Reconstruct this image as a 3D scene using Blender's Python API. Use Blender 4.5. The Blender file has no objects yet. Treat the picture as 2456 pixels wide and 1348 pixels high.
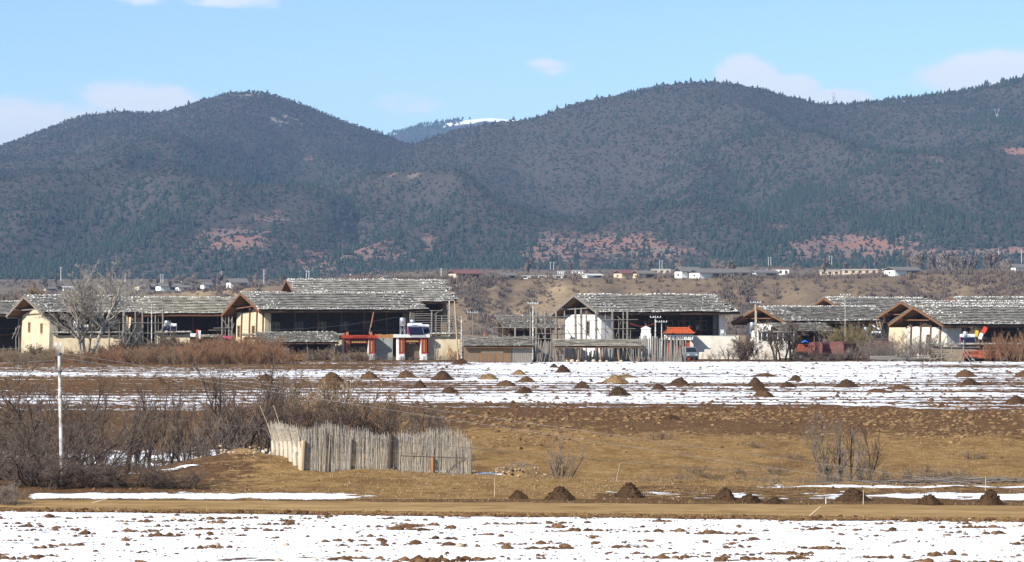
import bpy, bmesh, math, random
import numpy as np
from mathutils import Vector, Matrix, Euler

# ------------------------------------------------------------------ camera, light
SC = bpy.context.scene
COL = SC.collection
R = math.radians
F, CX, YH, CH = 7000.0, 1228.0, 726.0, 7.85     # focal length in photo pixels, centre column, horizon row, eye height (m)

cam_d = bpy.data.cameras.new('camera')
cam = bpy.data.objects.new('camera', cam_d); COL.objects.link(cam)
cam.location = (0, 0, CH)
cam.rotation_euler = (R(90) + math.atan((YH - 674) / F), 0, 0)
cam_d.sensor_width = 36; cam_d.lens = F / 2456 * 36
cam_d.clip_start = 0.5; cam_d.clip_end = 60000
SC.camera = cam

SUN_EL, SUN_AZ = R(35), R(44)                   # azimuth: left of straight behind the camera
sun_d = bpy.data.lights.new('sun', 'SUN'); sun_d.energy = 5.0; sun_d.angle = R(0.53); sun_d.color = (1, 0.945, 0.85)
sun = bpy.data.objects.new('sun', sun_d); COL.objects.link(sun)
to_sun = Vector((-math.sin(SUN_AZ) * math.cos(SUN_EL), -math.cos(SUN_AZ) * math.cos(SUN_EL), math.sin(SUN_EL)))
sun.rotation_euler = to_sun.to_track_quat('Z', 'Y').to_euler()
sun.location = to_sun * 300

world = bpy.data.worlds.new('World'); SC.world = world; world.use_nodes = True
def build_world():
    nt = world.node_tree; N = nt.nodes; L = nt.links; N.clear()
    out = N.new('ShaderNodeOutputWorld'); bg = N.new('ShaderNodeBackground'); bg.inputs[1].default_value = 0.10
    sky = N.new('ShaderNodeTexSky'); sky.sky_type = 'NISHITA'; sky.sun_disc = False
    sky.sun_elevation = SUN_EL; sky.sun_rotation = math.atan2(to_sun.x, to_sun.y)
    sky.altitude = 3300; sky.air_density = 1.0; sky.dust_density = 0.15; sky.ozone_density = 1.6
    tc = N.new('ShaderNodeTexCoord')
    hs = N.new('ShaderNodeHueSaturation'); hs.inputs['Saturation'].default_value = SKY_SAT; hs.inputs['Value'].default_value = SKY_VAL
    hs.inputs['Hue'].default_value = SKY_HUE
    L.new(sky.outputs[0], hs.inputs['Color'])
    # clouds: fair-weather cumulus low over the range, a noise field thresholded by a few broad banks
    mp = N.new('ShaderNodeMapping'); mp.inputs['Scale'].default_value = (30, 30, 62); L.new(tc.outputs['Generated'], mp.inputs['Vector'])
    nz = N.new('ShaderNodeTexNoise'); nz.inputs['Scale'].default_value = 1.0; nz.inputs['Detail'].default_value = 9; nz.inputs['Roughness'].default_value = 0.6
    L.new(mp.outputs[0], nz.inputs['Vector'])
    acc = None
    for (px, py, sx, sy, a) in CLOUDS:
        c = Vector(((px - CX) / F, 1, (YH - py) / F)).normalized()
        sub = N.new('ShaderNodeVectorMath'); sub.operation = 'SUBTRACT'; L.new(tc.outputs['Generated'], sub.inputs[0]); sub.inputs[1].default_value = c
        mul = N.new('ShaderNodeVectorMath'); mul.operation = 'MULTIPLY'; L.new(sub.outputs[0], mul.inputs[0]); mul.inputs[1].default_value = (F / sx, F / sx, F / sy)
        ln = N.new('ShaderNodeVectorMath'); ln.operation = 'LENGTH'; L.new(mul.outputs[0], ln.inputs[0])
        mr = N.new('ShaderNodeMapRange'); mr.interpolation_type = 'SMOOTHSTEP'
        mr.inputs['From Min'].default_value = 0.25; mr.inputs['From Max'].default_value = 1.25; mr.inputs['To Min'].default_value = a * 1.12; mr.inputs['To Max'].default_value = 0
        L.new(ln.outputs['Value'], mr.inputs['Value'])
        if acc is None: acc = mr.outputs[0]
        else:
            mx = N.new('ShaderNodeMath'); mx.operation = 'MAXIMUM'; L.new(acc, mx.inputs[0]); L.new(mr.outputs[0], mx.inputs[1]); acc = mx.outputs[0]
    # the same kind of banks all round the horizon
    mp2 = N.new('ShaderNodeMapping'); mp2.inputs['Scale'].default_value = (5, 5, 9); L.new(tc.outputs['Generated'], mp2.inputs['Vector'])
    n2 = N.new('ShaderNodeTexNoise'); n2.inputs['Scale'].default_value = 1.0; n2.inputs['Detail'].default_value = 3; L.new(mp2.outputs[0], n2.inputs['Vector'])
    g = N.new('ShaderNodeMapRange'); g.inputs['From Min'].default_value = 0.60; g.inputs['From Max'].default_value = 0.80; g.inputs['To Max'].default_value = 0.42
    L.new(n2.outputs['Fac'], g.inputs['Value'])
    mx = N.new('ShaderNodeMath'); mx.operation = 'MAXIMUM'; L.new(acc, mx.inputs[0]); L.new(g.outputs[0], mx.inputs[1])
    add = N.new('ShaderNodeMath'); add.operation = 'ADD'; L.new(mx.outputs[0], add.inputs[0])
    nr = N.new('ShaderNodeMapRange'); nr.inputs['From Min'].default_value = 0.28; nr.inputs['From Max'].default_value = 0.72; nr.inputs['To Max'].default_value = 0.62; L.new(nz.outputs['Fac'], nr.inputs['Value']); L.new(nr.outputs[0], add.inputs[1])
    th = N.new('ShaderNodeMapRange'); th.interpolation_type = 'SMOOTHSTEP'
    th.inputs['From Min'].default_value = 0.66; th.inputs['From Max'].default_value = 0.98; th.inputs['To Max'].default_value = 0.95
    L.new(add.outputs[0], th.inputs['Value'])
    mix = N.new('ShaderNodeMix'); mix.data_type = 'RGBA'
    L.new(th.outputs[0], mix.inputs['Factor']); L.new(hs.outputs[0], mix.inputs[6]); mix.inputs[7].default_value = CLOUD_COL
    L.new(mix.outputs[2], bg.inputs[0]); L.new(bg.outputs[0], out.inputs[0])
SKY_SAT, SKY_VAL, SKY_HUE = 1.08, 1.06, 0.498
CLOUD_COL = (6.7, 7.0, 7.2, 1)
# direction (photo column, row), half sizes, strength
CLOUDS = [(1790, 195, 120, 70, .78), (1900, 215, 110, 55, .72), (2010, 240, 120, 50, .62), (2390, 180, 230, 95, .62), (150, 310, 340, 100, .60), (330, 235, 210, 66, .62),
          (980, 248, 160, 46, .52), (1310, 160, 120, 34, .43), (480, -8, 280, 46, .62), (1150, 175, 40, 16, .40), (20, 330, 220, 70, .60)]
build_world()
SC.view_settings.view_transform = 'Standard'; SC.view_settings.look = 'None'
SC.view_settings.gamma = 1; SC.view_settings.use_curve_mapping = False
SC.view_settings.exposure = 0.62
SC.cycles.max_bounces = 4; SC.cycles.diffuse_bounces = 2; SC.cycles.glossy_bounces = 2; SC.cycles.transmission_bounces = 2
SC.cycles.volume_bounces = 0; SC.cycles.transparent_max_bounces = 8
SC.cycles.caustics_reflective = False; SC.cycles.caustics_refractive = False
SC.cycles.use_denoising = True
HAZE = 6e-5

# ------------------------------------------------------------------ helpers
rng = np.random.default_rng(7); random.seed(7)
def X(px, d): return (px - CX) * d / F
def Z(py, d): return CH + (YH - py) * d / F
def P(px, py, d): return np.array((X(px, d), d, Z(py, d)))

def hash2(ix, iy, s):
    h = (ix.astype(np.int64) * 374761393 + iy.astype(np.int64) * 668265263 + s * 1442695041) & 0xffffffff
    h = ((h ^ (h >> 13)) * 1274126177) & 0xffffffff
    return ((h ^ (h >> 16)) & 0xffffff) / float(0xffffff)
def vnoise(x, y, s=0):
    x = np.asarray(x, float); y = np.asarray(y, float)
    ix = np.floor(x); iy = np.floor(y); fx = x - ix; fy = y - iy
    fx = fx * fx * (3 - 2 * fx); fy = fy * fy * (3 - 2 * fy)
    a = hash2(ix, iy, s); b = hash2(ix + 1, iy, s); c = hash2(ix, iy + 1, s); d = hash2(ix + 1, iy + 1, s)
    return (a * (1 - fx) + b * fx) * (1 - fy) + (c * (1 - fx) + d * fx) * fy
def fbm(x, y, o=4, s=0, g=0.5):
    t = 0; a = 1; n = 0
    for i in range(o):
        t = t + a * vnoise(np.asarray(x) * 2 ** i, np.asarray(y) * 2 ** i, s + i * 17); n += a; a *= g
    return t / n
def sst(a, b, x):
    t = np.clip((np.asarray(x, float) - a) / (b - a), 0, 1); return t * t * (3 - 2 * t)

def mesh_np(name, v, f, smooth=False):
    v = np.asarray(v, np.float32).reshape(-1, 3); f = np.asarray(f, np.int32)
    me = bpy.data.meshes.new(name); k = f.shape[1]
    me.vertices.add(len(v)); me.vertices.foreach_set('co', v.ravel())
    me.loops.add(f.size); me.loops.foreach_set('vertex_index', f.ravel())
    me.polygons.add(len(f)); me.polygons.foreach_set('loop_start', np.arange(0, f.size, k, dtype=np.int32))
    me.polygons.foreach_set('loop_total', np.full(len(f), k, np.int32))
    me.polygons.foreach_set('use_smooth', np.full(len(f), smooth, bool))
    me.update(); me.validate(); return me
def grid_mesh(name, xs, ys, zf, smooth=True):
    gx, gy = np.meshgrid(xs, ys); gz = zf(gx, gy)
    v = np.stack([gx, gy, gz], -1).reshape(-1, 3); nx = len(xs); ny = len(ys)
    i = np.arange(ny - 1)[:, None] * nx + np.arange(nx - 1)[None]; i = i.ravel()
    return mesh_np(name, v, np.stack([i, i + 1, i + nx + 1, i + nx], -1), smooth), gx.ravel(), gy.ravel(), gz.ravel()
def attr(me, name, val):
    a = me.attributes.new(name, 'FLOAT', 'POINT'); a.data.foreach_set('value', np.asarray(val, np.float32).ravel())
def stamp(tv, tf, M, T):
    """k copies of a template: M (k,3,3), T (k,3)"""
    tv = np.asarray(tv, float); tf = np.asarray(tf); k = len(T)
    v = np.einsum('kij,nj->kni', M, tv) + np.asarray(T)[:, None, :]
    f = tf[None] + (np.arange(k) * len(tv))[:, None, None]
    return v.reshape(-1, 3), f.reshape(-1, tf.shape[1])
def rotz(a):
    a = np.asarray(a, float); c, s = np.cos(a), np.sin(a); o = np.zeros_like(a); l = np.ones_like(a)
    return np.stack([np.stack([c, -s, o], -1), np.stack([s, c, o], -1), np.stack([o, o, l], -1)], -2)
def rotx(a):
    a = np.asarray(a, float); c, s = np.cos(a), np.sin(a); o = np.zeros_like(a); l = np.ones_like(a)
    return np.stack([np.stack([l, o, o], -1), np.stack([o, c, -s], -1), np.stack([o, s, c], -1)], -2)
def roty(a):
    a = np.asarray(a, float); c, s = np.cos(a), np.sin(a); o = np.zeros_like(a); l = np.ones_like(a)
    return np.stack([np.stack([c, o, s], -1), np.stack([o, l, o], -1), np.stack([-s, o, c], -1)], -2)
BOXV = np.array([(x, y, z) for x in (-.5, .5) for y in (-.5, .5) for z in (-.5, .5)])
BOXF = np.array([(0, 1, 3, 2), (4, 6, 7, 5), (0, 4, 5, 1), (2, 3, 7, 6), (0, 2, 6, 4), (1, 5, 7, 3)])
def ico(sub=1):
    bm = bmesh.new(); bmesh.ops.create_icosphere(bm, subdivisions=sub, radius=1)
    v = np.array([q.co[:] for q in bm.verts]); f = np.array([[q.index for q in p.verts] for p in bm.faces]); bm.free(); return v, f
ICO1 = ico(1); ICO2 = ico(2)

class MB:
    """collects shapes; build() links them as ONE mesh object"""
    def __init__(s): s.v = []; s.f = []; s.n = 0
    def raw(s, v, f):
        for p in f: s.f.append([i + s.n for i in p])
        s.v.extend([tuple(q) for q in v]); s.n += len(v); return s
    def box(s, c, d, rz=0, rx=0, ry=0):
        M = rotz(rz) @ rotx(rx) @ roty(ry)
        return s.raw((BOXV * np.array(d)) @ M.T + np.array(c), BOXF.tolist())
    def bx(s, x0, x1, y0, y1, z0, z1): return s.box(((x0 + x1) / 2, (y0 + y1) / 2, (z0 + z1) / 2), (abs(x1 - x0), abs(y1 - y0), abs(z1 - z0)))
    def beam(s, a, b, w, h=None, up=(0, 0, 1)):
        a = Vector(a); b = Vector(b); d = (b - a); L = d.length; d.normalize(); up = Vector(up)
        if abs(d.dot(up)) > .98: up = Vector((1, 0, 0))
        sd = d.cross(up).normalized(); u2 = sd.cross(d).normalized(); h = h or w; v = []
        for q in BOXV: v.append(tuple((a + b) / 2 + d * (q[0] * L) + sd * (q[1] * w) + u2 * (q[2] * h)))
        return s.raw(v, BOXF.tolist())
    def tube(s, a, b, r0, r1=None, n=6, cap=True):
        a = Vector(a); b = Vector(b); d = (b - a).normalized(); r1 = r0 if r1 is None else r1
        up = Vector((0, 0, 1)) if abs(d.z) < .95 else Vector((1, 0, 0)); sd = d.cross(up).normalized(); u2 = sd.cross(d)
        v = []
        for p, r in ((a, r0), (b, r1)):
            for k in range(n):
                t = 2 * math.pi * k / n; v.append(tuple(p + sd * (r * math.cos(t)) + u2 * (r * math.sin(t))))
        f = [(k, (k + 1) % n, n + (k + 1) % n, n + k) for k in range(n)]
        if cap: f += [tuple(range(n - 1, -1, -1)), tuple(range(n, 2 * n))]
        return s.raw(v, f)
    def prism(s, pts, vec):
        n = len(pts); v = [tuple(p) for p in pts] + [tuple(np.array(p) + np.array(vec)) for p in pts]
        return s.raw(v, [tuple(range(n)), tuple(range(2 * n - 1, n - 1, -1))] + [(k, n + k, n + (k + 1) % n, (k + 1) % n) for k in range(n)])
    def lathe(s, prof, n=16, c=(0, 0, 0)):
        v = []; f = []
        for (r, z) in prof:
            for k in range(n): t = 2 * math.pi * k / n; v.append((c[0] + r * math.cos(t), c[1] + r * math.sin(t), c[2] + z))
        for i in range(len(prof) - 1):
            for k in range(n): f.append((i * n + k, i * n + (k + 1) % n, (i + 1) * n + (k + 1) % n, (i + 1) * n + k))
        f += [tuple(range(n - 1, -1, -1)), tuple(range((len(prof) - 1) * n, len(prof) * n))]
        return s.raw(v, f)
    def mesh(s, name, smooth=False):
        me = bpy.data.meshes.new(name); me.from_pydata(s.v, [], s.f)
        bm = bmesh.new(); bm.from_mesh(me); bmesh.ops.recalc_face_normals(bm, faces=bm.faces); bm.to_mesh(me); bm.free()
        if smooth: me.polygons.foreach_set('use_smooth', np.ones(len(me.polygons), bool))
        return me
    def build(s, name, m, parent=None, smooth=False, kind=None): return obj(name, s.mesh(name, smooth), m, parent, kind)

def obj(name, me, m, parent=None, kind=None):
    o = bpy.data.objects.new(name, me); COL.objects.link(o)
    if m is not None and len(me.materials) == 0: me.materials.append(m)
    if parent is not None: o.parent = parent
    if kind: o['kind'] = kind
    return o
def tag(o, label, cat, group=None, kind=None):
    o['label'] = label; o['category'] = cat
    if group: o['group'] = group
    if kind: o['kind'] = kind
    return o
def thing(name, label, cat, loc=(0, 0, 0), rz=0, group=None):
    o = bpy.data.objects.new(name, None); COL.objects.link(o); o.location = tuple(loc); o.rotation_euler = (0, 0, rz); o.empty_display_size = .3
    return tag(o, label, cat, group)
def struct(o): o['kind'] = 'structure'; return o
def dup(root, loc, rz=0, sc=(1, 1, 1), label=None, group=None):
    r = root.copy(); COL.objects.link(r); r.location = tuple(loc); r.rotation_euler = (0, 0, rz); r.scale = sc if not np.isscalar(sc) else (sc,) * 3
    if label: r['label'] = label
    if group: r['group'] = group
    for ch in root.children:
        c = ch.copy(); COL.objects.link(c); c.parent = r
        for g in ch.children:
            d = g.copy(); COL.objects.link(d); d.parent = c
    return r

# ------------------------------------------------------------------ materials
MATS = {}
def mk(name, c1, c2=None, scale=2.0, rough=0.85, bump=0.0, stretch=(1, 1, 1), island=0.0, lo=.35, hi=.65, metal=0.0, detail=5, spec=0.3, bscale=None, c3=None, s3=8, lo3=.6, hi3=.7):
    m = bpy.data.materials.new(name); m.use_nodes = True; MATS[name] = m
    nt = m.node_tree; N = nt.nodes; L = nt.links
    b = N['Principled BSDF']; b.inputs['Roughness'].default_value = rough; b.inputs['Metallic'].default_value = metal; b.inputs['Specular IOR Level'].default_value = spec
    tc = N.new('ShaderNodeTexCoord'); mp = N.new('ShaderNodeMapping'); mp.inputs['Scale'].default_value = stretch; L.new(tc.outputs['Object'], mp.inputs['Vector'])
    def noise(sc, d=detail):
        n = N.new('ShaderNodeTexNoise'); n.inputs['Scale'].default_value = sc; n.inputs['Detail'].default_value = d; n.inputs['Roughness'].default_value = .6; L.new(mp.outputs[0], n.inputs['Vector']); return n
    def ramp(src, a, z_):
        r = N.new('ShaderNodeMapRange'); r.inputs['From Min'].default_value = a; r.inputs['From Max'].default_value = z_; L.new(src, r.inputs['Value']); return r.outputs[0]
    def mixc(fac, a, bb):
        x = N.new('ShaderNodeMix'); x.data_type = 'RGBA'; L.new(fac, x.inputs['Factor'])
        for k, q in ((6, a), (7, bb)):
            if isinstance(q, tuple): x.inputs[k].default_value = (*q, 1)
            else: L.new(q, x.inputs[k])
        return x.outputs[2]
    col = None
    if c2 is not None: n = noise(scale); col = mixc(ramp(n.outputs['Fac'], lo, hi), c1, c2)
    if c3 is not None: n3 = noise(s3); col = mixc(ramp(n3.outputs['Fac'], lo3, hi3), col if col else c1, c3)
    if island:
        g = N.new('ShaderNodeNewGeometry'); r = N.new('ShaderNodeMapRange'); r.inputs['To Min'].default_value = 1 - island; r.inputs['To Max'].default_value = 1 + island
        L.new(g.outputs['Random Per Island'], r.inputs['Value'])
        hv = N.new('ShaderNodeHueSaturation'); L.new(r.outputs[0], hv.inputs['Value'])
        if col: L.new(col, hv.inputs['Color'])
        else: hv.inputs['Color'].default_value = (*c1, 1)
        col = hv.outputs[0]
    if col: L.new(col, b.inputs['Base Color'])
    else: b.inputs['Base Color'].default_value = (*c1, 1)
    if bump:
        bn = noise(bscale or scale * 4); bp = N.new('ShaderNodeBump'); bp.inputs['Strength'].default_value = bump; bp.inputs['Distance'].default_value = .05
        L.new(bn.outputs['Fac'], bp.inputs['Height']); L.new(bp.outputs[0], b.inputs['Normal'])
    return m
M = MATS
mk('earth_cream', (.64, .54, .38), (.53, .43, .285), .7, .95, .35, stretch=(1, 1, .45), c3=(.36, .28, .18), s3=1.5, lo3=.54, hi3=.74)
mk('earth_white', (.74, .70, .62), (.62, .57, .48), .6, .95, .3, stretch=(1, 1, .45), c3=(.42, .35, .26), s3=1.3, lo3=.55, hi3=.75)
mk('lime_white', (.78, .77, .74), (.66, .64, .60), .7, .9, .2, stretch=(1, 1, .45), c3=(.50, .45, .38), s3=1.5, lo3=.60, hi3=.8)
mk('earth_tan', (.30, .24, .16), (.21, .165, .11), 1.0, .95, .4)
mk('shingle', (.38, .352, .305), (.205, .19, .163), 1.1, .9, .3, stretch=(1, .35, 1), island=.16)
mk('shingle_tan', (.44, .405, .325), (.27, .245, .195), 1.0, .9, .3, stretch=(1, .35, 1), island=.25)
mk('roof_stone', (.78, .76, .72), (.52, .50, .46), .9, .9, .3, island=.25)
mk('wood_orange', (.225, .108, .052), (.15, .07, .034), 3, .7, .15, stretch=(1, 1, 1))
mk('wood_brown', (.16, .085, .042), (.10, .05, .026), 3, .8, .15)
mk('wood_deck', (.24, .14, .07), (.15, .085, .04), 2, .85, .2, stretch=(.3, 3, 1))
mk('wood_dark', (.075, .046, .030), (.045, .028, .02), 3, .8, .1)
mk('wood_grey', (.25, .225, .195), (.15, .13, .11), 5, .9, .4, stretch=(3, 3, .35), island=.3)
mk('wood_pale', (.52, .41, .27), (.40, .30, .19), 4, .85, .2, stretch=(2, 2, .4), island=.2)
mk('wood_new', (.42, .20, .075), (.32, .14, .05), 3, .75, .1, stretch=(3, 3, .4), island=.2)
mk('plank_brown', (.20, .135, .085), (.13, .085, .055), 3, .85, .3, stretch=(3, 3, .3), island=.3)
mk('frame_tan', (.34, .22, .11), (.24, .15, .07), 4, .7)
mk('glass', (.02, .025, .03), rough=.08, spec=.5)
mk('red_paint', (.46, .06, .025), (.36, .04, .018), 2, .55)
mk('red_dark', (.22, .03, .018), (.16, .022, .014), 2, .6)
mk('gold', (.75, .52, .14), rough=.4)
mk('tile_orange', (.50, .115, .035), (.38, .08, .028), 3, .5, island=.15)
mk('white_paint', (.80, .80, .78), (.72, .72, .70), 1.5, .5)
mk('concrete', (.40, .39, .36), (.30, .29, .27), 1.4, .9, .3)
mk('concrete_pole', (.62, .60, .55), (.26, .23, .19), 3.2, .9, .3, lo=.45, hi=.6, c3=(.16, .13, .10), s3=1.3, lo3=.55, hi3=.65)
mk('block_grey', (.30, .31, .29), (.22, .225, .21), 2, .9, .3)
mk('metal', (.62, .63, .64), (.5, .51, .52), 3, .35, metal=.7)
mk('solar_glass', (.018, .02, .05), rough=.12, spec=.5)
mk('blue_print', (.05, .22, .60), rough=.5)
mk('pink', (.50, .06, .16), rough=.5)
mk('truck_red', (.19, .065, .052), (.12, .046, .040), 1.4, .6, .1, c3=(.12, .05, .04), s3=3)
mk('truck_orange', (.42, .11, .055), (.30, .08, .045), 1.2, .6, .1)
mk('tarp_blue', (.02, .14, .55), (.015, .09, .40), 2, .5)
mk('canvas_grey', (.20, .15, .13), (.15, .11, .10), 2, .9)
mk('van_silver', (.30, .34, .38), rough=.3, metal=.5)
mk('rubber', (.02, .02, .02), rough=.9)
mk('wire', (.10, .10, .10), rough=.6)
mk('wire_pale', (.26, .26, .26), rough=.5)
mk('porcelain', (.8, .8, .78), rough=.3)
mk('manure', (.085, .050, .028), (.048, .029, .017), 4, 1, .8, bscale=14, spec=0)
mk('manure_brown', (.135, .078, .040), (.08, .046, .025), 4, 1, .8, bscale=14, spec=0)
mk('manure_straw', (.26, .175, .085), (.16, .10, .05), 4, 1, .8, bscale=14, spec=.05)
mk('clod', (.16, .090, .047), (.095, .052, .028), 3, 1, .4, island=.35, spec=0)
mk('turf', (.255, .165, .082), (.17, .105, .052), 3, 1, .4, island=.3, spec=0)
mk('field_stone', (.47, .37, .27), (.34, .26, .18), 4, .95, .3, island=.2)
mk('bark_grey', (.20, .165, .135), (.13, .105, .085), 6, .95, .2)
mk('bark_dark', (.085, .062, .048), (.05, .038, .03), 6, .95, .2)
mk('bark_pale', (.40, .355, .29), (.28, .24, .19), 6, .95, .2)
mk('twig_grey', (.19, .155, .13), rough=.95, island=.3)
mk('twig_dark', (.135, .098, .076), rough=.95, island=.3)
mk('twig_red', (.225, .122, .066), rough=.95, island=.3)
mk('twig_brown', (.23, .165, .105), rough=.95, island=.3)
mk('twig_olive', (.19, .15, .07), rough=.95, island=.3)
mk('twig_pale', (.36, .32, .265), rough=.95, island=.25)
mk('wattle', (.52, .50, .47), (.36, .34, .315), 5, .9, .2, stretch=(2, 2, .3))
mk('wattle_pale', (.58, .51, .40), (.46, .39, .29), 5, .9, .2, stretch=(2, 2, .3))
mk('straw', (.30, .205, .095), rough=.95, island=.35)
mk('firewood', (.38, .22, .11), (.26, .14, .07), 4, .9, island=.45)
mk('cloth_red', (.65, .06, .03), rough=.9); mk('cloth_yellow', (.75, .42, .03), rough=.9); mk('cloth_white', (.75, .75, .78), rough=.9)
mk('cloth_dark', (.09, .06, .045), (.20, .16, .12), 6, .95); mk('green_leaf', (.10, .15, .03), rough=.8, island=.3)
mk('red_cloth_flag', (.62, .10, .08), rough=.9)
mk('far_white', (.82, .80, .76), rough=.9); mk('far_cream', (.58, .47, .33), rough=.9); mk('far_roof', (.17, .155, .14), rough=.9)
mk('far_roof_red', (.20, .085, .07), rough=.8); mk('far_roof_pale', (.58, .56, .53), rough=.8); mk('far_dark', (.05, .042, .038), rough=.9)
mk('far_red', (.45, .10, .08), rough=.8); mk('steel', (.45, .47, .50), rough=.5)

# ------------------------------------------------------------------ terrain
def road_top(x): return 114.8 - .087 * x
def road_bot(x): return 110.2 - .145 * x
def verge_bot(x): return 107.5 - .148 * x
def zg(x, y):
    x = np.asarray(x, float); y = np.asarray(y, float)
    yn = 127.5 + 13 * np.exp(-((x + 8) / 6.5) ** 2) - .06 * x + 1.2 * (vnoise(x * .12, 0 * x, 5) - .5)
    g = -1.0 * sst(yn, yn + 10, y) * (1 - sst(148, 193, y)) * (1 + .5 * sst(12, 26, -x))
    z = g + .85 * np.exp(-((x + 12.2) / 5.0) ** 2 - ((y - 134) / 5.5) ** 2) + .40 * np.exp(-((x + 6) / 7) ** 2 - ((y - 128) / 6) ** 2)
    bank = sst(118, 128, y) * (1 - sst(196, 215, y))
    z = z + bank * (.30 * (fbm(x * .22, y * .13, 3, 11) - .5) + .26 * (fbm(x * .75, y * .55, 3, 12) - .5))
    ter = .30 * (sst(185, 190, y + 3 * (vnoise(x * .1, 0 * x, 3) - .5)) - 1) * sst(130, 150, y)   # small step at the top of the bank
    z = z + ter * (1 - 0 * x)
    fld = sst(200, 225, y) * (1 - sst(395, 420, y))
    z = z + fld * (.16 * (fbm(x * .05, y * .30, 3, 21) - .5) + .10 * (fbm(x * .7, y * .8, 2, 22) - .5))
    near = 1 - sst(96, 112, y)
    z = z + near * (.10 * (fbm(x * .35, y * .5, 3, 31) - .5))
    rd = np.exp(-((y - (road_top(x) + verge_bot(x)) / 2) / 4.5) ** 2)
    z = z * (1 - .9 * rd) - .05 * rd
    z = z - 7 * sst(520, 600, y)
    return z
def field_attrs(x, y):
    px = x / np.maximum(y, 1) * F + CX
    n = fbm(x * .05, y * .12, 3, 41)
    nf = fbm(x * .018, y * .05, 3, 43)
    # snow tendency 0..1 (0.5 = edge)
    s = np.zeros_like(x) + .05
    rows = np.sin((y + .085 * x + 5 * (nf - .5)) * 2 * np.pi / 7.5)
    far = .535 + .11 * rows + .55 * (nf - .5) + .25 * (n - .5)
    far = far - .10 * (1 - sst(900, 1250, px)) - .20 * sst(340, 375, y) * (1 - sst(800, 1200, px)) - .09 * sst(2050, 2350, px)
    far = far - .5 * sst(384, 394, y) + .10 * sst(300, 360, y) * sst(1150, 1400, px)
    edge = 226 + 10 * (fbm(x * .03, y * 0, 3, 44) - .5) - 16 * sst(1900, 2456, px) + 0 * y
    low = .31 + .55 * (fbm(x * .04, y * .2, 3, 45) - .5) + .06 * (1 - sst(500, 1000, px))
    far = np.where(y > edge, far, low)
    s = np.where(y > 196, far - .35 * (1 - sst(198, 214, y)), s)
    nearf = 1 - sst(-0.35, 0.35, y - verge_bot(x) - 1.2 * (fbm(x * .25, y * .2, 3, 46) - .5))
    s = np.maximum(s, nearf * (.80 - .24 * sst(.62, .8, fbm(x * .25, y * .9, 3, 47))))
    def band(c, w, v, m=1): return v * np.exp(-((y - c) / w) ** 2) * m
    s = np.maximum(s, band(118.3 - .02 * x + 2.2 * (n - .5) + .9 * (fbm(x * .5, 0 * x, 3, 49) - .5), 2.1, .86, (1 - sst(-8, -3.5, x)) * sst(-20.5, -19, x)))
    s = np.maximum(s, band(120.0 - .11 * (x - 3), 2.9, .86, sst(2.5, 4.5, x)) * (.55 + 1.1 * (n - .40) + .7 * (fbm(x * .55, y * .9, 3, 58) - .35)))
    s = np.maximum(s, band(125.2 - .06 * (x - 8), 1.3, .78, sst(8, 11, x)) * (.55 + .7 * (n - .35) + .8 * (fbm(x * .5, y * .9, 3, 59) - .35)))
    s = np.maximum(s, band(168, 7.5, .82, 1 - sst(-14, -11, x)) * (.72 + .7 * (n - .3)))
    s = np.maximum(s, band(142.5, 2.0, .85, (1 - sst(-16, -13.5, x)) * sst(-30, -22, x)))
    s = np.maximum(s, band(130.5, 1.2, .70, (1 - sst(-15, -12, x)) * (.8 + .5 * (n - .4))))
    s = np.maximum(s, band(131.6 - .42 * (x - 1.2), .55, .9, sst(.6, 1.2, x) * (1 - sst(4.6, 5.2, x))))
    s = np.maximum(s, band(131.4, .8, .8, sst(-2.0, -1.6, x) * (1 - sst(-.2, 0.1, x))))
    inside = np.exp(-((y - 134) / 1.2) ** 2) * sst(-7.5, -6.5, x) * (1 - sst(-2.2, -1.6, x))
    s = np.maximum(s, .75 * inside)
    s = s * (1 - .9 * np.exp(-((y - (road_top(x) + road_bot(x)) / 2) / 2.2) ** 2))
    # village yards and beyond
    s = np.where(y > 405, .34 + .3 * (n - .5), s)
    # dry grass
    g = np.where(x < 3.5, sst(116.2, 117.5, y), sst(119, 121.5, y)) * (1 - sst(176, 196, y + 9 * (fbm(x * .12, y * .06, 3, 48) - .5) + .20 * (x - 4) * (x > 4)))
    g = g * (1 - .75 * sst(-20, -14, -x - 28)) * (1 - .7 * (1 - sst(-19, -15.0, x)))
    strip = sst(3, 6, x) * (1 - sst(123, 128, y)) * sst(116, 118, y)
    g = np.maximum(g * (1 - .75 * strip), .45 * strip)
    g = np.maximum(g, .75 * np.exp(-((y - (road_bot(x) + verge_bot(x)) / 2) / 1.6) ** 2))
    g = np.maximum(g, .35 * (1 - sst(700, 1100, px)) * sst(225, 300, y))
    return s, g
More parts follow.
